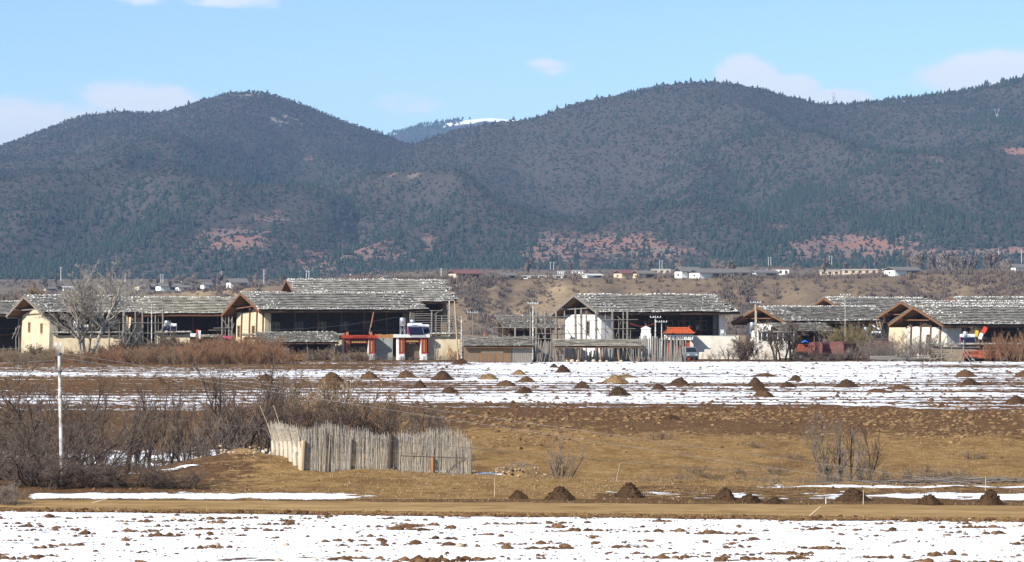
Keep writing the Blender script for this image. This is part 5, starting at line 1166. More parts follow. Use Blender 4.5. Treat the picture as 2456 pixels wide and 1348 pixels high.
proto('bank', 'bark_grey', 'twig_grey', seed=553, H=3.4, stems=4, lean=.35, levels=4, nseg=(7, 4, 3, 2), kids=(9, 5, 3, 0), ratio=(.40, .45, .5, .5), ang=(34, 38, 40, 40), r0=.05, up=.25, wob=.12, bare=.25, spread=.15, rmin=.005)
proto('fan', 'bark_grey', 'twig_grey', seed=551, H=2.2, stems=9, lean=.55, levels=3, nseg=(6, 4, 2), kids=(5, 4, 0), ratio=(.42, .5, .5), ang=(24, 28, 30), r0=.045, up=.30, wob=.06, bare=.35, spread=.1, rmin=.006)
proto('poplar', 'bark_pale', 'twig_pale', thick=1, seed=561, H=12.5, stems=4, lean=.36, levels=5, nseg=(9, 6, 4, 3, 2), kids=(14, 7, 4, 3, 0), ratio=(.44, .45, .5, .5, .5), ang=(42, 40, 42, 42, 40), r0=.22, up=.28, wob=.10, bare=.30, spread=.2, rmin=.012)
proto('farm_tree', 'bark_dark', 'twig_brown', thick=1, seed=571, H=9, stems=1, lean=.1, levels=5, nseg=(8, 6, 4, 3, 2), kids=(13, 8, 5, 3, 0), ratio=(.55, .48, .5, .5, .5), ang=(52, 45, 45, 42, 40), r0=.30, up=.20, wob=.13, bare=.32, rmin=.018)
proto('dark_tree', 'bark_dark', 'twig_dark', thick=1, seed=581, H=6, stems=3, lean=.30, levels=5, nseg=(8, 5, 4, 3, 2), kids=(10, 7, 5, 3, 0), ratio=(.45, .48, .5, .5, .5), ang=(48, 48, 45, 42, 40), r0=.20, up=.15, wob=.18, bare=.35, spread=.7, rmin=.014)
proto('olive', 'twig_olive', 'twig_olive', thick=0, seed=591, H=4.8, stems=34, lean=.55, levels=4, nseg=(5, 4, 3, 2), kids=(8, 5, 3, 0), ratio=(.42, .5, .5, .5), ang=(34, 38, 40, 40), r0=.04, up=.28, wob=.12, bare=.2, spread=1.2, rmin=.011)
proto('evergreen', 'bark_dark', 'twig_dark', thick=0, seed=593, H=4.2, stems=22, lean=.55, levels=4, nseg=(5, 4, 3, 2), kids=(9, 7, 4, 0), ratio=(.42, .5, .5, .5), ang=(40, 45, 45, 40), r0=.05, up=.12, wob=.16, bare=.15, spread=.8, rmin=.013)

def pl(key, name, label, cat, px, d, h, group=None, wide=1.0, rz=None, parts=SH): return plant(key, name, label, cat, X(px, d), d, h, rz, group, wide, parts=parts)
# trees round the houses
pl('poplar', 'poplar_tree', 'tall pale leafless poplar beside the slit-windowed farmhouse', 'tree', 205, 384, 14.3, parts=('trunk', 'crown'), rz=.6, wide=1.45)
pl('poplar', 'poplar_tree', 'second leafless poplar crowding behind the tall pale poplar', 'tree', 275, 440, 13.6, parts=('trunk', 'crown'), rz=2.6, wide=1.3)
pl('farm_tree', 'farm_tree', 'round crowned leafless tree rising behind the slit-windowed farmhouse', 'tree', 74, 455, 11.3, parts=('trunk', 'crown'), wide=1.0)
pl('farm_tree', 'farm_tree', 'leafless tree rising over the tan shingled roof', 'tree', 520, 560, 12.0, parts=('trunk', 'crown'), wide=1.3, rz=1.0)
pl('farm_tree', 'farm_tree', 'small leafless tree beside the round crowned tree', 'tree', 15, 520, 9.5, parts=('trunk', 'crown'), wide=1.0, rz=3.0)
pl('dark_tree', 'farm_tree', 'dark trunked leafless tree beside the white wall stub', 'tree', 1862, 393, 6.1, parts=('trunk', 'crown'), rz=.3); pl('dark_tree', 'farm_tree', 'dark leafless tree with a forked trunk left of the trucks', 'tree', 1892, 394, 6.4, parts=('trunk', 'crown'), rz=2.2)
pl('evergreen', 'bush', 'dense dark bush in front of the white courtyard wall', 'bush', 1788, 396, 3.8, wide=1.0)
pl('olive', 'shrub', 'big olive brown shrub behind the maroon trucks', 'shrub', 2030, 404, 5.6, wide=1.15)
for k, (px, d, h, key) in enumerate(((2150, 392, 3.6, 'grey0'), (2182, 394, 4.2, 'grey1'), (2215, 396, 4.8, 'grey2'), (2120, 396, 3.2, 'grey1'), (2075, 397, 3.4, 'grey0'), (2240, 397, 4.0, 'grey0'), (2052, 393, 2.6, 'grey2'), (2198, 390, 3.6, 'grey1'), (2165, 389, 3.0, 'grey2'), (2135, 390, 3.2, 'grey0'), (2100, 391, 3.0, 'grey1'), (2230, 391, 3.4, 'grey1'), (2255, 393, 3.0, 'grey2'), (2090, 394, 3.8, 'grey2'), (2018, 392, 2.4, 'grey1'))): pl(key, 'shrub', 'grey leafless shrub between the trucks and the whitewashed gable', 'shrub', px, d, h, 'grey shrubs before the right-hand houses', 1.1)
for k, (px, d, h) in enumerate(((2420, 388, 4.2), (2450, 389, 4.6), (2385, 389, 3.2), (2475, 387, 3.6))): pl('red%d' % (k % 3), 'shrub', 'red brown shrub at the cab of the orange red truck', 'shrub', px, d, h, 'shrubs by the orange truck', 1.0)
for k, (px, d, h) in enumerate(((1745, 397, 2.2), (1720, 396, 1.5), (1765, 394, 1.8), (1830, 394, 1.5), (1850, 391, 1.3), (1815, 392, 1.2), (1700, 394, 1.1))): pl('grey%d' % (k % 3), 'shrub', 'low grey shrub at the foot of the white courtyard walls', 'shrub', px, d, h, 'low shrubs by the white walls', 1.2)
for k, (px, d, h) in enumerate(((1930, 391, 1.7), (1960, 390, 1.3), (1905, 392, 1.5), (1990, 391, 1.2), (1940, 389, .9), (1975, 389, 1.0), (2010, 390, 1.1))): pl('thorn%d' % (k % 3), 'brush_pile', 'dark cut brush heaped in front of the maroon trucks', 'brush', px, d, h * 1.3, 'brush heaps by the trucks', 1.7)
pl('farm_tree', 'farm_tree', 'leafless tree hung with prayer flags by the whitewashed farmhouse', 'tree', 2347, 396, 4.8, parts=('trunk', 'crown'), rz=.2)
for (px, d, h, key, wd) in ((1160, 430, 4.5, 'grey0', 1.1), (1185, 436, 5.5, 'grey1', 1.1), (1255, 440, 6.0, 'grey2', 1.2), (620, 400, 3.2, 'grey0', 1.0), (455, 398, 2.6, 'grey1', 1.2), (1990, 420, 6.5, 'grey2', 1.2), (2080, 425, 6.0, 'grey0', 1.1), (345, 392, 2.4, 'grey1', 1.2)): pl(key, 'shrub', 'grey leafless shrub growing in the yards between the houses', 'shrub', px, d, h, 'grey shrubs between the houses', wd)
# hedge of red and brown scrub along the left houses
r = np.random.default_rng(600); n = 0
for row, d in enumerate((374, 379, 384, 389)):
    px = -30 + row * 9
    while px < 700 - row * 8:
        h = r.uniform(2.1, 3.8) * (1.1 if 480 < px < 660 else .95) * (.75 + .12 * row)
        if px < 250: h *= .62
        if px < 110: key = 'brown%d' % r.integers(2); lab = ('tan grey shrub in the hedge below the slit-windowed farmhouse', 'tan hedge shrubs on the left')
        elif 500 < px < 660 or r.random() < .62: key = 'red%d' % r.integers(3); lab = ('rusty red shrub in the hedge below the left farmhouses', 'rusty hedge shrubs')
        else: key = 'brown%d' % r.integers(2); lab = ('brown leafless shrub in the hedge below the left farmhouses', 'brown hedge shrubs')
        pl(key, 'hedge_shrub', lab[0], 'shrub', px + r.normal(0, 6), d + r.normal(0, 1.2), h, lab[1], r.uniform(1.0, 1.3)); px += r.uniform(24, 42)
pl('evergreen', 'bush', 'dark upright bush in front of the tall post drying rack', 'bush', 405, 386, 4.4, wide=.75); pl('evergreen', 'bush', 'dark rounded bush in front of the slit-windowed gable', 'bush', 85, 386, 2.6, wide=1.0)
for k, (px, d, h) in enumerate(((762, 390, 2.1), (788, 391, 2.0), (845, 394, 1.7), (858, 393, 1.5), (808, 388, 1.2), (880, 392, 1.3), (905, 391, 1.0), (935, 392, 1.1), (965, 391, .9), (1000, 391, .9), (1035, 391, 1.1), (1060, 392, 1.2), (1085, 391, 1.0), (740, 387, 1.3), (920, 389, .8), (985, 389, .75))):
    pl(('brown%d' % (k % 2)) if k < 6 else ('grey%d' % (k % 3)), 'shrub', 'scrubby shrub growing along the foot of the gateways', 'shrub', px, d, h, 'shrubs before the gateways', 1.35)
# the thicket in the gully behind the pole
r = np.random.default_rng(610)
TH = [(340, 157, 5.0, 'slim1', 1.0), (275, 148, 4.8, 'slim3', .9), (508, 155, 4.8, 'slim0', 1.0), (360, 150, 3.6, 'grey1', .9), (465, 150, 3.0, 'grey0', .9), (235, 146, 3.4, 'grey2', .9), (525, 150, 3.2, 'grey1', .9), (-40, 141, 5.6, 'thorn0', 1.0), (8, 146, 5.2, 'slim3', 1.0), (55, 134, 3.4, 'thorn2', 1.3), (98, 136, 6.0, 'thorn1', .95), (132, 142, 5.9, 'slim0', 1.1), (172, 138, 5.0, 'thorn2', .95), (212, 150, 5.4, 'slim0', 1.0), (245, 152, 5.7, 'slim1', 1.0), (305, 151, 5.4, 'slim2', 1.0), (398, 150, 6.0, 'slim0', .8), (436, 149, 5.4, 'slim1', .8), (470, 156, 4.4, 'slim3', 1.0), (546, 156, 6.0, 'slim2', 1.1), (588, 160, 6.2, 'slim3', 1.1), (628, 162, 5.2, 'thorn0', .9), (60, 152, 5.6, 'slim0', 1.0), (-20, 130, 2.8, 'thorn1', 1.2), (120, 127, 2.6, 'thorn2', 1.3), (95, 129, 2.8, 'thorn0', 1.3), (150, 144, 5.2, 'thorn0', .9), (70, 143, 5.4, 'thorn1', .9), (570, 164, 4.8, 'thorn1', 1.0), (655, 166, 5.0, 'slim1', 1.0)]
for (px, d, h, key, wd) in TH:
    h *= 1.12
    if key[0] == 't': pl(key, 'thorn_bush', 'dark tangled thorn bush in the gully thicket round the pole' if px < 210 else 'dark tangled thorn bush in the gully left of the wattle fence', 'bush', px, d, h, 'thorn bushes by the pole' if px < 210 else 'thorn bushes left of the fence', wd)
    elif key[0] == 'g': pl(key, 'gully_shrub', 'grey many-stemmed shrub between the slim gully trees', 'shrub', px, d, h, 'grey shrubs in the gully', wd)
    else: pl(key, 'gully_tree', 'slim dark leafless tree in the gully left of the wattle fence' if px > 210 else 'slim dark leafless tree behind the thorn bushes by the pole', 'tree', px, d, h, 'slim trees left of the fence' if px > 210 else 'slim trees by the pole', wd, parts=('trunk', 'crown'))
for (px, d, h, key, wd) in ((665, 168, 3.9, 'thorn1', 1.1), (705, 170, 4.0, 'thorn2', 1.1), (745, 172, 4.2, 'slim0', 1.1), (835, 170, 3.9, 'slim1', 1.1), (882, 172, 3.7, 'thorn0', 1.1), (925, 172, 3.4, 'slim2', 1.0), (950, 174, 2.6, 'thorn2', 1.1), (1005, 162, 4.4, 'thorn1', .95), (1030, 165, 3.6, 'thorn0', .9), (1070, 170, 2.4, 'thorn2', 1.1), (790, 168, 3.2, 'thorn0', 1.2)): pl(key, 'thorn_bush' if key[0] == 't' else 'gully_tree', 'dark leafless bush rising behind the wattle fence', 'bush', px, d, h, 'bushes behind the wattle fence', wd)
for k, (px, d, h) in enumerate(((705, 176, 3.0), (760, 174, 3.6), (800, 176, 4.2), (850, 176, 3.4), (900, 178, 2.6), (650, 180, 3.0), (620, 176, 3.2), (560, 178, 2.8), (770, 182, 3.8))): pl('red%d' % (k % 3) if k % 2 else 'brown%d' % (k % 2), 'shrub', 'rusty brown shrub behind the wattle fence', 'shrub', px, d, h, 'rusty shrubs behind the fence', 1.05)
# low brush on the left bank
for k, (px, d, h) in enumerate(((210, 123, 1.0), (250, 124, 1.3), (290, 123, 1.1), (330, 124, 1.2), (365, 122.5, .9), (400, 123, .9), (440, 122.5, .8), (180, 125, 1.3), (470, 122, .6), (80, 124, 1.6), (120, 122.5, 1.4), (40, 124, 1.3))): pl('thorn%d' % (k % 3), 'low_brush', 'low grey bramble tangle on the bank above the snow strip', 'brush', px, d, h * 1.15, 'brambles above the snow strip', 2.6)
for k, (px, d, h) in enumerate(((8, 113.5, .75), (-14, 114, .9), (24, 113.2, .5))): pl('grey%d' % k, 'brush_pile', 'pile of cut branches at the edge of the dirt track', 'brush', px, d, h * 1.4, 'cut branches by the track', 1.6)
# right of the fence
pl('fan', 'shrub', 'fan shaped leafless shrub on the grass right of the wattle fence', 'shrub', 1345, 141, 2.7, wide=1.0)
for (px, d, h) in ((1183, 138, .8), (1280, 139, .75), (1146, 139, .5), (1700, 146, .5), (1865, 140, .6), (2296, 138, .9), (2405, 139, .9), (1730, 132, .5), (1780, 137, .45), (1790, 150, .5), (1690, 139, .6), (1600, 136, .35)): pl('fan', 'shrub', 'small leafless shrub on the grassy bank', 'shrub', px, d, h, 'small shrubs on the bank', 1.2)
for (px, d, h, key) in ((1985, 133, 3.4, 'bank'), (2030, 134, 3.7, 'slim0'), (2074, 133, 3.0, 'slim1'), (2052, 136, 2.8, 'bank')): pl(key, 'bank_tree', 'spindly grey leafless tree on the right-hand bank', 'tree', px, d, h * 1.12, 'spindly trees on the right-hand bank', 1.0, parts=('trunk', 'crown'))
for k, (px, d, h) in enumerate(((2055, 130, .8), (2100, 130, .7), (2150, 130, .8), (2185, 130, .6), (2220, 129.5, .7), (2260, 129.5, .7), (2015, 130, .7), (1940, 131, .5), (2300, 129, .6), (1900, 133, .6), (1660, 133, .6), (1630, 134, .5), (1980, 130, .6))): pl('brown%d' % (k % 2) if k % 3 else 'grey0', 'low_brush', 'low dry scrub along the far edge of the manured strip', 'brush', px, d, h * 1.25, 'dry scrub along the strip', 1.4)
for (px, py0, py1, d) in ((1224, 1127, 1075, 136.5), (1475, 1150, 1078, 138)):
    x = X(px, d); t = thing('sapling', 'pale crooked sapling left of the fan shaped shrub' if px < 1300 else 'pale forked sapling right of the fan shaped shrub', 'sapling', (x, d, float(zg(x, d)) - .05), 0); h = (py0 - py1) * d / F
    MB().tube((0, 0, 0), (-.02 if px < 1300 else .10, 0, h * .55), .03, .025, 6).build('stem', M['bark_pale'], t); MB().tube((-.02 if px < 1300 else .10, 0, h * .55), (.10 if px < 1300 else .24, 0, h), .025, .012, 6).build('stem', M['bark_pale'], t)
    MB().tube((.03, 0, h * .3), (-.22, 0.05, h * .62), .015, .008, 5).build('branch', M['bark_pale'], t)
r = np.random.default_rng(615)
for k in range(46):
    px = r.normal(1690, 75) if k < 20 else (r.normal(1950, 120) if k < 34 else r.uniform(1200, 2440)); d = r.uniform(134, 158) if k < 34 else r.uniform(132, 185)
    pl('thorn%d' % (k % 3) if k % 2 else 'brown%d' % (k % 4 // 2), 'low_brush', 'small dark tuft of scrub on the grassy bank', 'brush', px, d, r.uniform(.25, .6), 'dark scrub tufts on the bank', 1.9)
# cut branches lying along the right edge
t = thing('branch_fence', 'low windrow of cut grey branches at the right edge of the bank', 'brush', (X(2290, 128), 128, float(zg(X(2290, 128), 128))), 0); r = np.random.default_rng(620); m = MB()
for k in range(150):
    u = r.uniform(-2.8, 4.2); ln = r.uniform(.4, 1.1); a = r.normal(0, .25); z = r.uniform(.03, .30) * (1 - .10 * abs(u - .8)); y = r.normal(0, .2); m.tube((u - ln, y - .2 * a, max(z - ln * a * .25, .01)), (u + ln, y + .2 * a, max(z + ln * a * .25, .01)), .016, .009, 4, False)
m.build('branches', M['twig_grey'], t, kind='stuff')
t = thing('branch_fence', 'low windrow of cut grey branches beneath the spindly trees', 'brush', (X(2115, 129.5), 129.5, float(zg(X(2115, 129.5), 129.5))), 0); m = MB()
for k in range(110):
    u = r.uniform(-2.6, 1.6); ln = r.uniform(.35, .9); a = r.normal(0, .25); z = r.uniform(.03, .34) * (1 - .14 * abs(u)); y = r.normal(0, .2); m.tube((u - ln, y, max(z - ln * a * .25, .01)), (u + ln, y, max(z + ln * a * .25, .01)), .014, .008, 4, False)
m.build('branches', M['twig_grey'], t, kind='stuff')

# ------------------------------------------------------------------ wattle fence
def wattle_fence():
    fa = np.array((X(655, 137), 137.0)); fb = np.array((X(724, 128.5), 128.5)); fc = np.array((X(1131, 130.5), 130.5))
    base = lambda p: float(zg(p[0], p[1])); o0 = np.array((fb[0], fb[1], base(fb)))
    t = thing('wattle_fence', 'grey wattle fence of upright sticks with a pale bundled end on the grassy mound', 'fence', o0, 0); r = np.random.default_rng(630)
    meshes = []
    for i in range(8):
        s = []; p = Vector((0, 0, -.1)); h = 1.0; d = Vector((0, 0, 1)); n = 4
        for k in range(n):
            q = p + Vector((r.normal(0, .015), r.normal(0, .012), h / n + (.1 if k == 0 else 0))); s.append((p, q, .0085 * (1 - .15 * k), .0085 * (1 - .15 * (k + 1)), 0)); p = q
        if i % 2: s.append((s[2][1], s[2][1] + Vector((r.normal(0, .05), 0, .22)), .008, .005, 0))
        me = seg_mesh('stick', s, 4); me.materials.append(M['wattle_pale' if i in (3,) else 'wattle']); meshes.append(me)
    nst = 285; top = np.interp
    def htop(u):   # photo rows of the fence top along the front, u 0..1
        return np.interp(u, [0, .06, .16, .2, .28, .36, .44, .52, .60, .68, .76, .86, .93, 1], [1028, 1022, 1012, 1020, 1030, 1030, 1038, 1042, 1040, 1040, 1030, 1028, 1036, 1058])
    extra = []
    for k in range(nst + 620):
        u = (k + .5) / nst if k < nst else r.random(); u = min(max(u + r.normal(0, .0009), 0), 1); p = fb + (fc - fb) * u; z0 = base(p)
        h = max(.6, Z(htop(u), p[1]) - z0 + r.normal(0, .09) - (.15 if k >= nst else 0)); yo = r.normal(0, .03)
        if k < nst:
            o = obj('stick', meshes[int(r.integers(8))], None, t); o.location = (p[0] - o0[0], p[1] - o0[1] + yo, z0 - o0[2]); o.rotation_euler = (r.normal(0, .02), r.normal(0, .025), r.uniform(0, 6.28)); o.scale = (1, 1, h)
        else:
            a = Vector((p[0] - o0[0], p[1] - o0[1] + yo, z0 - o0[2])); extra.append((a, a + Vector((r.normal(0, .05), 0, h)), .007, .004, 0))
    # side run: bundled pale stems
    for k in range(330):
        u = r.random(); p = fb + (fa - fb) * u; z0 = base(p); h = Z(np.interp(u, [0, .3, .6, 1], [1030, 1026, 1018, 1018]), p[1]) - z0 + r.normal(0, .1)
        a = Vector((p[0] - o0[0], p[1] - o0[1], z0 - o0[2] + .42 * h)); extra.append((a, a + Vector((r.normal(-.12, .12), r.normal(0, .1), h * .58)), .010, .005, 0))
    me = seg_mesh('stick_thicket', extra, 4); obj('stick_thicket', me, M['wattle_pale'], t, 'stuff')
    for k in range(7):
        u = .02 + k * .155; p = fb + (fa - fb) * u; z0 = base(p); h = (Z(1062, p[1]) - z0) * r.uniform(1.0, 1.2); m = MB(); q = .14 * r.uniform(.8, 1.15)
        m.tube((p[0] - o0[0], p[1] - o0[1], z0 - o0[2] - .15), (p[0] - o0[0] + r.normal(0, .03), p[1] - o0[1], z0 - o0[2] + h * .5), q, q * 1.15, 8, False); m.tube((p[0] - o0[0], p[1] - o0[1], z0 - o0[2] + h * .5), (p[0] - o0[0] - .05, p[1] - o0[1], z0 - o0[2] + h), q * 1.15, q * .75, 8)
        m.build('bundle_post', M['wattle_pale'], t)
    for (px, pyt, w_, mt) in ((725, 1056, .11, 'wood_pale'), (838, 1052, .085, 'wood_grey'), (934, 1042, .11, 'bark_dark'), (1035, 1095, .10, 'wood_new'), (1127, 1082, .11, 'wood_grey'), (784, 1038, .03, 'bark_dark')):
        u = (px - 724) / (1131 - 724); p = fb + (fc - fb) * u; z0 = base(p); y = p[1] - .12; m = MB(); x = p[0] - o0[0]
        if mt in ('wood_new', 'wood_grey') and px > 1000: m.beam((x, y - o0[1], z0 - o0[2] - .2), (x + .01, y - o0[1], Z(pyt, y) - o0[2]), w_ * 1.7, w_)
        else: m.tube((x - .02, y - o0[1], z0 - o0[2] - .2), (x + .06, y - o0[1], Z(pyt, y) - o0[2]), w_, w_ * .85, 8)
        m.build('post', M[mt], t)
    for (pa, pb, py) in ((726, 1130, 1083), (726, 1130, 1118), (960, 1130, 1093)):
        ya = fb[1] + .06; a = (X(pa, ya) - o0[0], ya - o0[1], Z(py, ya) - o0[2]); yb = fc[1] + .06; b = (X(pb, yb) - o0[0], yb - o0[1], Z(py + 6, yb) - o0[2]); MB().tube(a, b, .022, .018, 5).build('rail', M['twig_dark'], t)
    for (pa, ya, pb, yb) in ((622, 972, 654, 1016), (655, 972, 680, 1014)):
        dd = 136.5; MB().tube((X(pb, dd) - o0[0], dd - o0[1], Z(yb + 30, dd) - o0[2]), (X(pa, dd) - o0[0], dd - o0[1] + .2, Z(ya, dd) - o0[2]), .018, .012, 5).build('leaning_pole', M['wood_pale'], t)
wattle_fence()

# ------------------------------------------------------------------ heaps of manure
HEAP = []
for i in range(5):
    r = np.random.default_rng(640 + i); nr, na = 13, 30; V = []
    for a in range(nr):
        q = a / (nr - 1)
        for b in range(na):
            th = 2 * math.pi * b / na; rr = q * (1 + .16 * math.sin(th * 2 + i) + .08 * math.sin(th * 5 + 2 * i)); x, y = rr * math.cos(th), rr * math.sin(th)
            z = (1 - q ** 1.7) ** 1.3 * .85; z *= 1 + .35 * q * (float(fbm(x * 3 + i * 9, y * 3, 3, 3)) - .5) * 2; z += .11 * (float(fbm(x * 8 + i, y * 8, 3, 9)) - .5) * (1 - q ** 3); x += .10 * (float(vnoise(x * 5, y * 5 + i, 4)) - .5) + .12 * (1 - q) * math.sin(i * 2)
            V.append((x, y, max(z, 0) - .06 * (q > .97)))
    V = np.array(V); Fq = np.array([(a * na + b, a * na + (b + 1) % na, (a + 1) * na + (b + 1) % na, (a + 1) * na + b) for a in range(nr - 1) for b in range(na)]); HEAP.append((V, Fq))
HM = {}
def heap(px, py, wpx, hpx, label, mat, group, d=None):
    dd = d or (F * CH / (py - YH)); x = X(px, dd); key = (int(abs(px * 7 + py)) % 5, mat)
    if key not in HM: HM[key] = mesh_np('manure_heap', HEAP[key[0]][0], HEAP[key[0]][1][:, ::-1], False); HM[key].materials.append(M[mat])
    o = obj('manure_heap', HM[key], None); s = wpx * dd / F / 2; o.location = (x, dd, float(zg(x, dd)) - .03); o.scale = (s, s * .95, hpx * dd / F / .95); o.rotation_euler = (0, 0, (px * 13 + py) % 6.28)
    if key not in LUMP:
        rr = np.random.default_rng(700 + key[0]); V = HEAP[key[0]][0]; k = rr.integers(30, len(V), 150); s_ = np.clip(rr.gamma(2, .022, 150), .02, .075); Mx = rotz(rr.uniform(0, 6.3, 150)) * np.stack([s_ * 1.2, s_, s_], -1)[:, None, :]
        q = V[k] + rr.normal(0, .03, (150, 3)); q[:, 2] = np.maximum(q[:, 2], .0); v, f = stamp(ICO1[0], ICO1[1], Mx, q); LUMP[key] = mesh_np('lumps', v + rr.normal(0, .012, v.shape), f); LUMP[key].materials.append(M[mat])
    obj('lumps', LUMP[key], None, o, 'stuff')
    return tag(o, label, 'heap', group)
LUMP = {}
D1 = ('dark manure heap on the snow-streaked field before the village', 'manure', 'dark heaps on the field'); D2 = ('brown earth heap on the snow-streaked field before the village', 'manure_brown', 'brown heaps on the field'); D3 = ('straw coloured heap on the snow-streaked field', 'manure_straw', 'straw heaps on the field')
for (px, py, w_, h_, D) in ((1328, 881, 28, 10, D1), (1350, 893, 46, 20, D1), (1172, 911, 62, 16, D3), (1244, 899, 50, 14, D3), (1262, 916, 52, 16, D2), (1213, 927, 54, 17, D2), (1258, 944, 46, 18, D1), (1397, 932, 44, 20, D1), (1475, 918, 62, 20, D3), (1500, 905, 80, 9, D3), (1484, 949, 58, 24, D1), (1580, 934, 46, 18, D1), (1628, 923, 56, 20, D1), (1810, 927, 44, 22, D1), (1818, 936, 54, 14, D1), (1830, 951, 66, 18, D2), (1832, 902, 60, 9, D2), (1908, 914, 40, 16, D1), (1890, 929, 48, 16, D1), (2030, 930, 60, 21, D1), (2105, 941, 74, 10, D2), (2155, 933, 66, 11, D2), (2315, 905, 58, 20, D2), (2326, 923, 52, 17, D1), (2452, 905, 52, 18, D2), (1060, 912, 54, 24, D1), (975, 903, 42, 18, D2), (885, 908, 46, 20, D2), (795, 915, 60, 24, D2), (1078, 942, 42, 16, D1), (640, 914, 48, 20, D1), (385, 922, 40, 14, D2), (1105, 873, 48, 14, D1), (800, 936, 48, 18, D2), (2436, 966, 52, 20, D1), (1610, 1005, 50, 14, D1), (1008, 931, 40, 20, D1)):
    heap(px, py, w_, h_, D[0], D[1], D[2])
for (px, py, w_, h_, lab) in ((1243, 1195, 52, 22, 'small dark manure heap at the track below the rubble mound'), (1345, 1197, 90, 34, 'broad dark manure heap beside the small one at the track'), (1508, 1191, 92, 36, 'steep dark manure heap where the snow strip begins'), (1738, 1197, 70, 32, 'dark manure heap with a rough peak beside the spilled dung'), (1795, 1203, 92, 22, 'spilled black dung lying beside the rough peaked heap'), (1855, 1206, 56, 18, 'low black dung pile at the end of the spilled dung'), (2045, 1200, 84, 34, 'dark manure heap in front of the spindly trees'), (2228, 1210, 78, 30, 'dark manure heap between the spindly trees and the branch windrow'), (2375, 1210, 84, 42, 'tall dark manure heap in front of the branch windrow')):
    heap(px, py, w_, h_, lab, 'manure', None)
t = thing('rubble_mound', 'mound of earth and sticks right of the wattle fence', 'rubble', (X(1250, 129), 129, float(zg(X(1250, 129), 129))), 0)
o = obj('earth', mesh_np('earth', HEAP[1][0] * np.array((.95, .6, .55)), HEAP[1][1][:, ::-1]), M['manure_straw'], t); r = np.random.default_rng(650); m = MB()
for k in range(34):
    a = r.uniform(0, 6.28); ln = r.uniform(.3, .9); c = np.array((r.normal(0, .35), r.normal(0, .2), r.uniform(.25, .6))); v = np.array((math.cos(a), .4 * math.sin(a), r.normal(0, .45))) * ln / 2; m.tube(c - v, c + v, .014, .008, 4)
m.build('sticks', M['twig_grey'], t, kind='stuff')
v, f = stones_mesh(np.stack([r.normal(0, .5, 40), r.normal(-.1, .3, 40), r.uniform(.05, .4, 40)], -1), .04, .09, 3); obj('stones', mesh_np('stones', v, f), M['field_stone'], t, 'stuff')
t = thing('rubble_mound', 'ridge of pale stones and cut stalks at the top of the grassy mound', 'rubble', (X(590, 136), 136, float(zg(X(590, 136), 136)) - .1), 0); obj('earth', mesh_np('earth', HEAP[2][0] * np.array((1.3, .6, .5)), HEAP[2][1][:, ::-1]), M['manure_straw'], t)
v, f = stones_mesh(np.stack([r.normal(-.1, .8, 90), r.normal(-.1, .3, 90), np.abs(r.normal(.15, .12, 90))], -1), .04, .10, 4); obj('stones', mesh_np('stones', v, f), M['wood_pale'], t, 'stuff')

